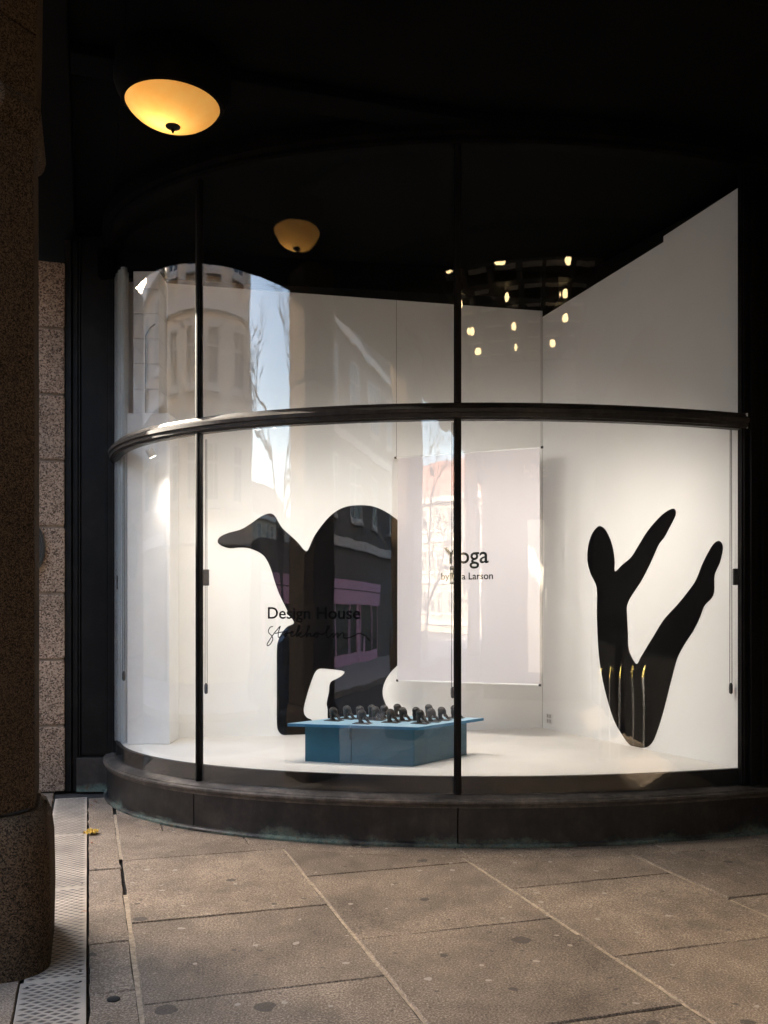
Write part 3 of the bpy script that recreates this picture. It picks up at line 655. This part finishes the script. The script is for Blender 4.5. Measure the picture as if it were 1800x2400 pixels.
zs = [0.0, .585, 1.165, 1.745, 2.33, 2.91, 3.49, 4.07, 4.66]
gA = Vector((-2.805, 8.245, 0))
gdx = Vector((-.985, -.17, 0)).normalized(); gdy = Vector((-.17, .985, 0)).normalized() * -1
gy = U2
for a, b in zip(zs[:-1], zs[1:]):
    mb = MB(); mb.box(gA - V2*.45 + U2*.4 + Z*((a+b)/2), V2, U2, Z, .45 + random.uniform(-.002,.002), .4, (b-a)/2-.01); mb.build('block', M['granite_pier'], gpz, bevel=.014)
mb = MB(); mb.box(gA - V2*.45 + U2*.405 + Z*2.33, V2, U2, Z, .438, .388, 2.32); mb.build('mortar_core', M['granite_joint'], gpz)
mb = MB(); q0 = at(103, 1285, 8.2); mb.loft([[q0 + V2*(-.18) + V2*(.19*math.cos(t)*k) + Z*(.27*math.sin(t)*k) - U2*d for t in np.linspace(0, 2*math.pi, 40, endpoint=False)] for k, d in ((1,.0),(1.02,.03),(1,.05),(.9,.055),(.88,.04))])
tag(mb.build('round_sign', M['black_plastic'], smooth=30), 'dark oval plate on the granite pier, mostly hidden by the column', 'sign')

def arcade_column(u0, v0, label, group='arcade columns'):
    e = empty('arcade_column', tuple(uv(u0, v0, 0)), label, 'column', group)
    hw, hd, ch = .36, .36, .14
    def ring(w_, d_, c_, z, sub=1):
        q = [(-d_+c_,-w_),(d_-c_,-w_),(d_,-w_+c_),(d_,w_-c_),(d_-c_,w_),(-d_+c_,w_),(-d_,w_-c_),(-d_,-w_+c_)]
        return [uv(u0+a, v0+b, z) for a, b in q]
    def rring(w_, rad, z, n=6):
        pts = []
        for sx, sy, a0 in ((1,1,0),(-1,1,90),(-1,-1,180),(1,-1,270)):
            for k in range(n+1):
                t = R(a0 + 90*k/n); pts.append(uv(u0 + sx*(w_-rad) + rad*math.cos(t), v0 + sy*(w_-rad) + rad*math.sin(t), z))
        return pts
    mb = MB(); mb.loft([rring(.43,.17,0), rring(.435,.17,.25), rring(.43,.17,.5), rring(.418,.17,.6), rring(.395,.16,.66), rring(.36,.15,.692)]); mb.build('base', M['granite_column'], e, smooth=50)
    mb = MB(); mb.loft([rring(.335,.13,.69), rring(.345,.13,.705)]); mb.build('bed_joint', M['joint_dirt'], e)
    mb = MB(); mb.loft([ring(hw,hd,ch,.703), ring(hw,hd,ch,2.2), ring(hw-.004,hd-.004,ch,3.74)]); mb.build('shaft', M['granite_column'], e, bevel=.01)
    mb = MB(); mb.loft([ring(hw-.02,hd-.02,ch,3.742), ring(hw+.01,hd+.01,ch,3.775), ring(hw+.02,hd+.02,ch,3.8), ring(hw+.03,hd+.03,ch,3.84), ring(hw+.02,hd+.02,ch,3.88), ring(hw+.01,hd+.01,ch,3.9)]); mb.build('necking', M['granite_column'], e, smooth=35)
    mb = MB(); mb.loft([ring(hw,hd,ch,3.902), ring(hw+.01,hd+.01,ch,4.2)]); mb.build('capital_block', M['granite_column'], e, bevel=.008)
    mb = MB(); mb.loft([ring(hw+.01,hd+.01,ch,4.206), ring(hw+.02,hd+.02,ch,4.856)]); mb.build('capital_block', M['granite_column'], e, bevel=.008)
    return e
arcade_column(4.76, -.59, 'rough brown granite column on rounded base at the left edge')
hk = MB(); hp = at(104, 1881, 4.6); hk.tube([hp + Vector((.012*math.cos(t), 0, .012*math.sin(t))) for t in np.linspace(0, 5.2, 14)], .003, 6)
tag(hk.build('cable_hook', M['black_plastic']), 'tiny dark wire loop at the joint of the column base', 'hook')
for uu, lab in ((1.2, 'granite arcade column beside the viewer, seen only mirrored'), (-6.6, 'granite arcade column behind the viewer, second in the mirrored row'), (-11.0, 'granite arcade column behind the viewer, farthest in the mirrored row')):  # the first, out of view, is shifted to shade the foreground paving
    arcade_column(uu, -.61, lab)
# right-hand dark frame and wall
rp = empty('end_pilaster', (2.8, 6.8, 0), 'black bronze pilaster closing the window at its right end', 'pilaster')
xx, yy = bow(S1, 0); rv_ = Vector((.95, .31, 0)).normalized(); rn = Vector((rv_.y, -rv_.x, 0)); c3 = Vector((xx, yy, 0))
for nm, a0, a1, o0, o1, z0, z1 in (('stile', .02, .1, -.12, .0, .35, CZ-.01), ('stile', .104, .16, -.12, .02, .35, CZ-.01), ('board', .164, 1.1, -.12, -.005, 0.36, CZ-.01), ('plinth_block', .26, 1.1, -.12, .01, 0, .355)):
    mb = MB(); mb.box(c3 + rv_*((a0+a1)/2) + rn*((o0+o1)/2) + Z*((z0+z1)/2), rv_, rn, Z, (a1-a0)/2, abs(o1-o0)/2, (z1-z0)/2); mb.build(nm, M['bronze_pil'] if nm != 'plinth_block' else M['bronze'], rp, bevel=.004)
sp = c3 + rv_*.36 + rn*.002; zpl = H - (1697-HY)/F*6.8
se = empty('door_switch', tuple(sp + Z*zpl), 'small brushed metal switch plate on the black pilaster at the right edge', 'switch')
spx = at(1791, 1697, 6.75)
mb = MB(); mb.box(Vector((spx.x, spx.y, spx.z)), rv_, rn, Z, .03, .01, .05); mb.build('plate', M['iron'], se, bevel=.004)
mb = MB(); mb.box(Vector((spx.x+.008, spx.y-.014, spx.z-.01)), rv_, rn, Z, .011, .008, .018); mb.build('button', M['metal'], se, bevel=.003)
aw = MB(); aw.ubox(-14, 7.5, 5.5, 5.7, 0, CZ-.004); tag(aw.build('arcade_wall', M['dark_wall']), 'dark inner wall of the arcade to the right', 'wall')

# ================================================================== CEILING LAMP
LY = 5.72; lc = at(405, 222, LY)
lamp = empty('ceiling_lamp', tuple(lc), 'glowing amber glass bowl lamp on the black arcade ceiling', 'lamp')
def amber():
    m, n, l, b = newmat('amber_bowl'); co = coords(n)
    f = noise(n, l, co, 7, 4); sx = n.new('ShaderNodeSeparateXYZ'); l.new(co, sx.inputs[0])
    b.inputs['Base Color'].default_value = (.75,.55,.3,1); b.inputs['Roughness'].default_value = .25
    tr = n.new('ShaderNodeBsdfTranslucent'); l.new(ramp(n, l, f, [(.3, (1,.6,.22)), (.7, (1,.7,.32))]), tr.inputs[0])
    ms = n.new('ShaderNodeMixShader'); ms.inputs[0].default_value = .85; l.new(b.outputs[0], ms.inputs[1]); l.new(tr.outputs[0], ms.inputs[2])
    l.new(ms.outputs[0], n['Material Output'].inputs[0]); return m
M['amber'] = amber()
rr = .3
prof = [(rr*math.cos(t), -.195*math.sin(t)) for t in np.linspace(0, R(86), 16)]
mb = MB(); rings = [[lc + Vector((r*math.cos(q), r*math.sin(q), z)) for q in np.linspace(0, 2*math.pi, 48, endpoint=False)] for r, z in prof]
inner = [[lc + Vector((r*.975*math.cos(q), r*.975*math.sin(q), z*.965)) for q in np.linspace(0, 2*math.pi, 48, endpoint=False)] for r, z in prof]
mb.loft(rings); mb.build('glass_bowl', M['amber'], lamp, smooth=60)
mb = MB(); mb.lathe([(rr+.05,CZ-lc.z-.002),(rr+.05,.05),(rr+.05,.045),(rr+.035,.0),(rr+.018,-.03),(rr+.004,-.06),(rr*.945,-.066),(rr*.945,CZ-lc.z-.002)], lc, 48); mb.build('rim_ring', M['bronze_dull'], lamp, smooth=40)
fz_ = lc.z - .195
mb = MB(); mb.lathe([(.044,fz_+.008-lc.z),(.044,fz_-.004-lc.z),(.03,fz_-.012-lc.z),(.012,fz_-.016-lc.z),(.008,fz_-.03-lc.z),(.003,fz_-.04-lc.z)], lc, 20); mb.build('finial', M['bronze_frame'], lamp, smooth=40)
for o_ in lamp.children:                            # the fitting hangs slightly askew
    for v in o_.data.vertices: v.co.z -= .03*(v.co.x - lc.x)
def plamp(nm, loc, e, rad, c_, par):
    L = bpy.data.lights.new(nm, 'POINT'); L.energy = e; L.shadow_soft_size = rad; L.color = c_
    o = bpy.data.objects.new(nm, L); col.objects.link(o); o.location = Vector(loc) - parent_origin(par); o.parent = par
plamp('bulb', lc + Vector((-.05,-.0,-.075)), 0.26, .05, (1,.72,.36), lamp)

# coffered bay with bulbs above the viewer (mirrored in the upper panes)
BZ = 5.75; BU0, BU1, BV0, BV1 = -3.8, 3.3, .2, 4.6
cf = MB(); cf.ubox(BU0, BU1, BV0, BV1, BZ+.25, BZ+.5); cof = tag(cf.build('coffered_bay', M['soffit']), kind='structure')
M['coffer_panel'] = plain('coffer_panel', (.7,.68,.62), .6, 0, .2, 3)
M['coffer_rib'] = plain('coffer_rib', (.02,.018,.015), .6)
for a in ((BU0-.1, BU0-.002, BV0-.1, BV1+.1), (BU1+.002, BU1+.1, BV0-.1, BV1+.1), (BU0, BU1, BV0-.1, BV0-.002), (BU0, BU1, BV1+.002, BV1+.1)):
    sd = MB(); sd.ubox(*a, CZ+.31, BZ+.5); sd.build('bay_side', M['soffit'], cof)
nu, nv = 9, 6; du, dv = (BU1-BU0)/nu, (BV1-BV0)/nv
for i in range(nu):
    for j in range(nv):
        mb = MB(); mb.ubox(BU0+i*du+.11, BU0+(i+1)*du-.11, BV0+j*dv+.1, BV0+(j+1)*dv-.1, BZ+.2, BZ+.248); mb.build('coffer_panel', M['coffer_panel'], cof)
for i in range(nu+1):
    mb = MB(); q = BU0+i*du; mb.ubox(q-.1 if i else q, q+.1 if i < nu else q, BV0+.002, BV1-.002, BZ+.06, BZ+.249); mb.build('coffer_rib', M['coffer_rib'], cof)
for j in range(nv+1):
    mb = MB(); q = BV0+j*dv; mb.ubox(BU0+.002, BU1-.002, q-.08 if j else q, q+.08 if j < nv else q, BZ+.062, BZ+.245); mb.build('coffer_rib', M['coffer_rib'], cof)
M['bulb'] = emit('bulb_glow', (1, .7, .34), 1.5)
rows = ((1.2, 'nearest'), (-.1, 'second'), (-1.3, 'third'), (-2.5, 'farthest')); cols = ((.72, 'left'), (2.0, 'middle'), (3.6, 'right'))
for uu, rn_ in rows:
    for vv, cn in cols:
        p = uv(uu + random.uniform(-.16,.16), vv + random.uniform(-.16,.16), BZ-.03)
        e = empty('bay_bulb', tuple(p), 'warm round bulb mirrored in the upper pane, %s row of the %s column' % (rn_, cn), 'bulb', 'warm bulbs of the coffered bay')
        mb = MB(); mb.lathe([(.012,.05),(.07,.044),(.105,.0),(.075,-.034),(.02,-.048)], p, 16); mb.build('globe', M['bulb'], e, smooth=True)
        mb = MB(); mb.lathe([(.06,.088),(.06,.051),(.02,.049)], p, 12); mb.build('socket', M['bronze_frame'], e)

# ================================================================== TREAD PLATE STRIP
tp_ = empty('tread_plate', tuple(uv(6, -.13, 0)), 'pale metal tread-plate strip let into the paving beside the column', 'drain cover')
edges = [8.42, 7.05, 5.7, 4.3, 3.05, 1.8, .5, -1]
for k, (b, a) in enumerate(zip(edges[:-1], edges[1:])):
    wv = -.262 if k < 3 else -.275
    mb = MB(); mb.ubox(a+.003, b-.003, wv, -.006, -.03, .002); pt = mb.build('plate', M['tread'], tp_, bevel=.002)
    if k < 5:
        dm = MB(); x = a + .03; r_ = 0
        while x < b - .03:
            for cidx in range(5):
                yv = wv + .028 + cidx*.05 + (r_ % 2)*.025
                if yv > -.03: continue
                dl, dw = .012, .021
                for sgn in (1,):
                    q = [uv(x-dl, yv, .0026), uv(x, yv+dw, .0026), uv(x+dl, yv, .0026), uv(x, yv-dw, .0026), ]
                    t = [uv(x-dl*.7, yv, .0038), uv(x, yv+dw*.7, .0038), uv(x+dl*.7, yv, .0038), uv(x, yv-dw*.7, .0038)]
                    dm.loft([q, t])
            x += .0275; r_ += 1
        o = dm.build('tread_pattern', M['tread_bar'], pt); o['kind'] = 'stuff'
    for sx in (-.03, wv+.03):
        for uu in (a+.06, b-.06):
            sc_ = MB(); sc_.lathe([(.007,.0042),(.006,.0052),(.001,.0053)], uv(uu, sx, 0), 8); sc_.build('screw', M['iron'], pt)

# steel railing by the arcade's inner wall (mirrored over the seated silhouette)
M['brass'] = plain('brass_top', (.5,.4,.13), .35, .8, .1)
for k, (uu, vv) in enumerate(((2.3, 4.15), (2.2, 4.42), (2.1, 4.68), (2.0, 4.95), (1.9, 5.22))):
    q = uv(uu, vv, 0); e = empty('railing_post', tuple(q), ('grey steel post with brass tip mirrored over the seated silhouette, %s from the room corner' % ('first', 'second', 'third', 'fourth', 'fifth')[k]), 'post', 'steel posts mirrored in the right pane')
    mb = MB(); mb.tube([q + Z*.002, q + Z*.86], .017, 10); mb.build('post', M['metal'], e, smooth=True)
    mb = MB(); mb.tube([q + Z*.862, q + Z*.93 + V2*.01, q + Z*.99 + V2*.035], [.019,.018,.013], 10); mb.build('tip', M['brass'], e, smooth=True)
    mb = MB(); mb.lathe([(.055,.003),(.055,.012),(.02,.02)], q, 16); mb.build('foot', M['metal'], e)

# small litter
wr = MB(); p = at(214, 1956, 3520/(1956-HY)); p.z = 0; rnd = random.Random(3)
gv = []; n = 9
for i in range(n):
    for j in range(n):
        a, b = (i/(n-1)-.5), (j/(n-1)-.5); fold = .018*abs(math.sin(i*1.9+j*.7)) + .014*abs(math.cos(j*1.7-i*.5)) + .022*max(0, 1-3*(a*a+b*b)**.5)
        gv.append(p + Vector((a*.085 + rnd.gauss(0,.003), b*.11 + rnd.gauss(0,.004), .003 + fold)))
wr.add(gv, [(i*n+j, i*n+j+1, (i+1)*n+j+1, (i+1)*n+j) for i in range(n-1) for j in range(n-1)]); o = wr.build('crumpled_wrapper', M['yellow'])
tag(o, 'crumpled yellow wrapper on the paving beside the tread plate', 'litter')
for (px, py, sz, lab) in ((228, 1882, .03, 'small reddish dry leaf near the foot of the pilaster'), (211, 1889, .026, 'small brown dry leaf beside the far end of the tread plate'), (215, 1980, .028, 'curled tan leaf just below the yellow wrapper'), (204, 2139, .022, 'tiny tan leaf lying on the tread plate edge'), (588, 1934, .02, 'dry leaf scrap against the plinth foot left of the mullion')):
    p = at(px, py, 3520/(py-HY)); p.z = .004; lf = MB(); a = random.uniform(0, 6)
    if py == 1934: p = Vector((*bow(s_at_px(560, 0), .06), .004))
    pts = [(0,0),(.4,.28),(1,.1),(1.5,0),(1,-.22),(.4,-.3)]
    t = [p + Vector(((x*math.cos(a)-y*math.sin(a))*sz, (x*math.sin(a)+y*math.cos(a))*sz, .004 + .25*sz*abs(math.sin(x*2)))) for x, y in pts]
    bt = [q - Z*.0015 for q in t]; nn_ = len(t); lf.add(t+bt, [tuple(range(nn_)), tuple(range(2*nn_-1, nn_-1, -1))] + [(i,(i+1)%nn_,nn_+(i+1)%nn_,nn_+i) for i in range(nn_)])
    tag(lf.build('dry_leaf', M['leaf']), lab, 'leaf', 'dry leaves on the paving')
p = at(266, 2342, 3520/(2342-HY)); p.z = 0
cp = MB(); cp.lathe([(.027,-.01),(.027,.003),(.023,.0048),(.001,.005)], p, 20); tag(cp.build('iron_cap', M['iron'], smooth=30), 'small round black iron cap set in the narrow paving strip', 'cover')

# ================================================================== THE STREET BEHIND (seen mirrored in the glass)
M['plaster'] = plain('plaster_tan', (.55,.48,.38), .9, 0, .15, 1.2, .1)
M['plaster2'] = plain('plaster_grey', (.11,.1,.09), .9, 0, .15, 1.2, .1)
M['plaster3'] = plain('plaster_cream', (.36,.31,.24), .9, 0, .12, 1.0)
M['roof'] = plain('roof_tile', (.25,.12,.09), .8, 0, .3, 6)
M['wframe'] = plain('window_frame', (.5,.47,.42), .6)
M['pane'] = plain('dark_pane', (.03,.035,.04), .12, 0, .3, 2, 0, .8)
M['pink'] = plain('pink_paint', (.56,.3,.43), .5, 0, .06, 2)
M['shop_dark'] = plain('shop_dark', (.02,.018,.018), .25, 0, .3)
WM = {}
def window(parent, p, ux, w0, h0, nrm):
    """one window: frame ring, pane, sill, in plane through p (bottom centre)"""
    mb = MB()
    for a, b, c_, d in ((-w0/2, -w0/2+.09, 0, h0), (w0/2-.09, w0/2, 0, h0), (-w0/2+.09, w0/2-.09, 0, .09), (-w0/2+.09, w0/2-.09, h0-.09, h0), (-.035, .035, .09, h0-.09), (-w0/2+.09, -.035, h0*.62, h0*.62+.06), (.035, w0/2-.09, h0*.62, h0*.62+.06)):
        mb.box(p + ux*((a+b)/2) + Z*((c_+d)/2) + nrm*.03, ux, nrm, Z, (b-a)/2, .05, (d-c_)/2)
    f = mb.build('window', M['wframe'], parent)
    mb = MB(); mb.box(p + Z*(h0/2) + nrm*.012, ux, nrm, Z, w0/2-.08, .01, h0/2-.08); mb.build('pane', M['pane'], f)
    mb = MB(); mb.box(p - Z*.06 + nrm*.09, ux, nrm, Z, w0/2+.08, .09, .05); mb.build('sill', M['wframe'], f)
def building(name, foot, h, mat, label, front=None, floors=3, z0=.6, pitch=2.6, w0=1.25, roof=0, base=-.15):
    c0 = uv(sum(p[0] for p in foot)/len(foot), sum(p[1] for p in foot)/len(foot), base)
    e = empty(name, tuple(c0), label, 'building')
    mb = MB(); mb.prism([uv(*p)[:2] for p in foot], base, h); wall = mb.build('wall', M[mat], e)
    P0, P1 = uv(*front[0]), uv(*front[1]); ux = (P1-P0); L = ux.length; ux.normalize(); nr = Vector((ux.y, -ux.x, 0)); cen = uv(c0.x and sum(p[0] for p in foot)/len(foot), sum(p[1] for p in foot)/len(foot))
    if nr.dot(cen-P0) > 0: nr = -nr
    fh = (h - z0)/floors; n = int(L/pitch)
    for f in range(floors):
        for i in range(n):
            window(e, P0 + ux*((i+.5)*L/n) + Z*(z0 + f*fh + .75) + nr*.002, ux, w0, fh*.55, nr)
        mb = MB(); mb.box(P0 + ux*(L/2) + Z*(z0+f*fh) + nr*.08, ux, nr, Z, L/2, .1, .14); mb.build('string_course', M['wframe'], e)
    mb = MB(); mb.box(P0 + ux*(L/2) + Z*(h-.12) + nr*.2, ux, nr, Z, L/2+.1, .25, .2); mb.build('cornice', M['wframe'], e)
    if roof:
        pts = [uv(*p) for p in foot]; cc = sum(pts, Vector())/len(pts); n_ = len(pts)
        mb = MB(); mb.loft([[(q.x,q.y,h+.002) for q in pts], [tuple(Vector((q.x,q.y,h+roof))*.75 + Vector((cc.x,cc.y,h+roof))*.25) for q in pts]]); mb.build('roof', M['roof'], e)
    return e, P0, ux, nr, L
building('corner_house', [(1.7,-13.2),(12.3,-13.2),(12.3,-24),(-2.6,-24)], 10.9, 'plaster', 'tall tan house across the street beside the sky gap, mirrored in the left panes', ((1.7,-13.2),(12.3,-13.2)), 3, 3.2, 2.2, 1.2)
building('low_house', [(12.6,-13.2),(38,-13.2),(38,-25),(12.6,-25)], 9.6, 'plaster3', 'lower cream house across the street, mirrored in the far left pane', ((12.6,-13.2),(38,-13.2)), 2, 3.2, 2.6, 1.3)
eB, P0, ux, nr, L = building('shop_house', [(-2.5,-12.9),(-26,-12.9),(-26,-23),(-9.7,-23)], 13.0, 'plaster2', 'grey house with a pink shop front across the street, mirrored in the middle pane', ((-2.5,-12.9),(-26,-12.9)), 3, 3.6, 3.0, 1.5)
def fbox(nm, a, b, z0, z1, o0, o1, mat, par):
    mb = MB(); mb.box(P0 + ux*((a+b)/2) + nr*((o0+o1)/2) + Z*((z0+z1)/2), ux, nr, Z, (b-a)/2, (o1-o0)/2, (z1-z0)/2); return mb.build(nm, M[mat], par)
mb = MB(); mb.prism([uv(*p)[:2] for p in ((-2.49,-12.95),(.9,-12.95),(.9,-17),(-5.3,-17))], -.02, 3.3); mb.build('low_wing', M['plaster2'], eB)
fa = fbox('pink_fascia', -3.35, 13, 1.78, 2.5, .06, .24, 'pink', eB)
fbox('fascia_line', -3.35, 13, 2.2, 2.225, .2402, .25, 'shop_dark', fa)
for i in range(-2, 8):
    fbox('pink_post', .05+i*1.75, .22+i*1.75, -.02, 1.778, .06, .18, 'pink', eB)
    if i < 7: fbox('shop_pane', .22+i*1.75, 1.8+i*1.75, .3, 1.776, .055, .1, 'shop_dark', eB); fbox('pink_stallriser', .22+i*1.75, 1.8+i*1.75, -.02, .298, .06, .14, 'pink', eB)
building('far_terrace', [(-40,-70),(25,-70),(25,-80),(-40,-80)], 10, 'plaster3', 'distant cream terrace closing the side street, mirrored low in the sky gap', ((-40,-70),(25,-70)), 3, .6, 3.2, 1.5, 3)
eD = building('square_building', [(-58,-42),(-58,6),(-70,6),(-70,-42)], 10.5, 'plaster3', 'ornate cream building at the end of the street, mirrored behind the banner lettering', ((-58,-42),(-58,6)), 3, .6, 2.6, 1.25, 3.2)[0]
mb = MB(); tpos = uv(-59, -8, 0); mb.ubox(-62, -58.2, -10, -6, 10.5, 12.4); tw = mb.build('tower', M['plaster3'], eD)
mb = MB(); mb.loft([[uv(-62.3,-10.3,12.4), uv(-57.9,-10.3,12.4), uv(-57.9,-5.7,12.4), uv(-62.3,-5.7,12.4)], [uv(-60.2,-8.1,16.5), uv(-60,-8.1,16.5), uv(-60,-7.9,16.5), uv(-60.2,-7.9,16.5)]]); mb.build('spire_roof', M['roof'], tw)

# unseen wall with gold letters, brought close and widened to block light from behind
fw = MB(); fw.ubox(-4.8, -4.6, .5, 5.48, 0, CZ-.006); fwo = tag(fw.build('blocking_shopfront', M['dark_wall']), 'dark shop front with gold letters set close to block light from behind, mirrored beside the banner', 'shop front')
M['gold'] = plain('gold_letter', (.7,.5,.22), .35, .6, .1)
m = fit_text('HERMES', 1.2, .24)
for v in m.vertices: v.co = uv(-4.585, 2.3 + v.co.x, 3.95 + v.co.y)
m.materials.append(M['gold']); link('lettering', m, fwo)
M['shop_glow'] = emit('lit_shop_window', (1, .9, .75), .12)
mb = MB(); mb.ubox(-4.598, -4.57, 2.5, 3.3, .5, 3.2); mb.build('lit_pane', M['shop_glow'], fwo)

# parked car across the road
def car(u0, v0, label):
    e = empty('parked_car', tuple(uv(u0, v0, -.15)), label, 'car')
    M['car_paint'] = plain('car_paint', (.05,.09,.16), .2, .3, .05, 3)
    sec = []
    prof = [(-2.1,.35,.62,.7),(-1.95,.28,.8,.8),(-1.3,.25,.92,.84),(-.95,.25,1.0,.85),(-.3,.25,1.42,.72),(.4,.25,1.47,.7),(1.05,.25,1.3,.72),(1.55,.25,.98,.83),(1.95,.3,.86,.8),(2.1,.4,.66,.7)]
    for x, zb, zt, wd in prof:
        sec.append([uv(u0+x, v0+a*wd, -.15+z) for a, z in ((-1,zb+.08),(-.96,zb),(.96,zb),(1,zb+.08),(1.0,min(zt-.03,.88)),(.86 if zt > 1 else .95,zt-.05),(.7,zt),(-.7,zt),(-.86 if zt > 1 else -.95,zt-.05),(-1.0,min(zt-.03,.88)))])
    mb = MB(); mb.loft(sec); mb.build('body', M['car_paint'], e, smooth=50)
    for sgn in (-1, 1):
        for a, b in ((-.75, .0), (.08, .95)):
            q = [(a, .93), (b, .93), (b-.12, 1.33), (a+.3, 1.33)]; f_ = [uv(u0+x, v0+sgn*(.86 - (z-.93)*.22), -.15+z) for x, z in q]; k_ = [p + V2*sgn*.012 for p in f_]
            mb = MB(); mb.loft([f_, k_]); mb.build('side_window', M['pane'], e)
    for wx in (-1.3, 1.3):
        for sgn in (-1, 1):
            mb = MB(); pc = uv(u0+wx, v0+sgn*.74, .17); mb.tube([pc - V2*sgn*.1, pc + V2*sgn*.1], .32, 20); t = mb.build('wheel', M['black_plastic'], e, smooth=40)
            mb = MB(); mb.tube([pc + V2*sgn*.101, pc + V2*sgn*.11], .19, 16); mb.build('rim', M['metal'], t)
car(2.0, -5.9, 'dark blue parked car across the road, mirrored low in the middle pane')

# bare street trees
M['bark'] = plain('bark', (.05,.042,.035), .9, 0, .3, 20)
def tree(u0, v0, h, seed, label):
    rg = random.Random(seed); e = empty('bare_tree', tuple(uv(u0, v0, -.15)), label, 'tree', 'bare street trees')
    tr = MB(); br = MB()
    def grow(p, d, L, r, depth, mb):
        pts = [p]; q = p.copy(); dd = d.copy(); nseg = 4
        for k in range(nseg):
            dd = (dd + Vector((rg.gauss(0,.13), rg.gauss(0,.13), rg.gauss(.05,.08)))).normalized(); q = q + dd*(L/nseg); pts.append(q.copy())
        mb.tube(pts, [r*(1-.45*k/nseg) for k in range(nseg+1)], 6 if depth < 2 else 4)
        if depth >= 5: return
        for k in range(3 if depth < 4 else 4):
            b = pts[rg.randint(2, nseg)]; a = Vector((rg.gauss(0,1), rg.gauss(0,1), rg.gauss(.35,.4))).normalized()
            grow(b, (dd*.75 + a*.8).normalized(), L*rg.uniform(.58,.78), r*.55, depth+1, br)
    grow(uv(u0, v0, -.15), Vector((0,0,1)), h*.36, .17, 0, tr)
    tr.build('trunk', M['bark'], e, smooth=40); br.build('crown', M['bark'], e)
tree(1.15, -7.7, 11, 5, 'bare tree standing at the sky gap, its branches mirrored in the left panes')
tree(-16, -7.8, 11, 8, 'bare tree farther down the street, mirrored near the banner')
tree(-33, -7.9, 11, 11, 'farthest bare tree down the street, mirrored behind the banner lettering')
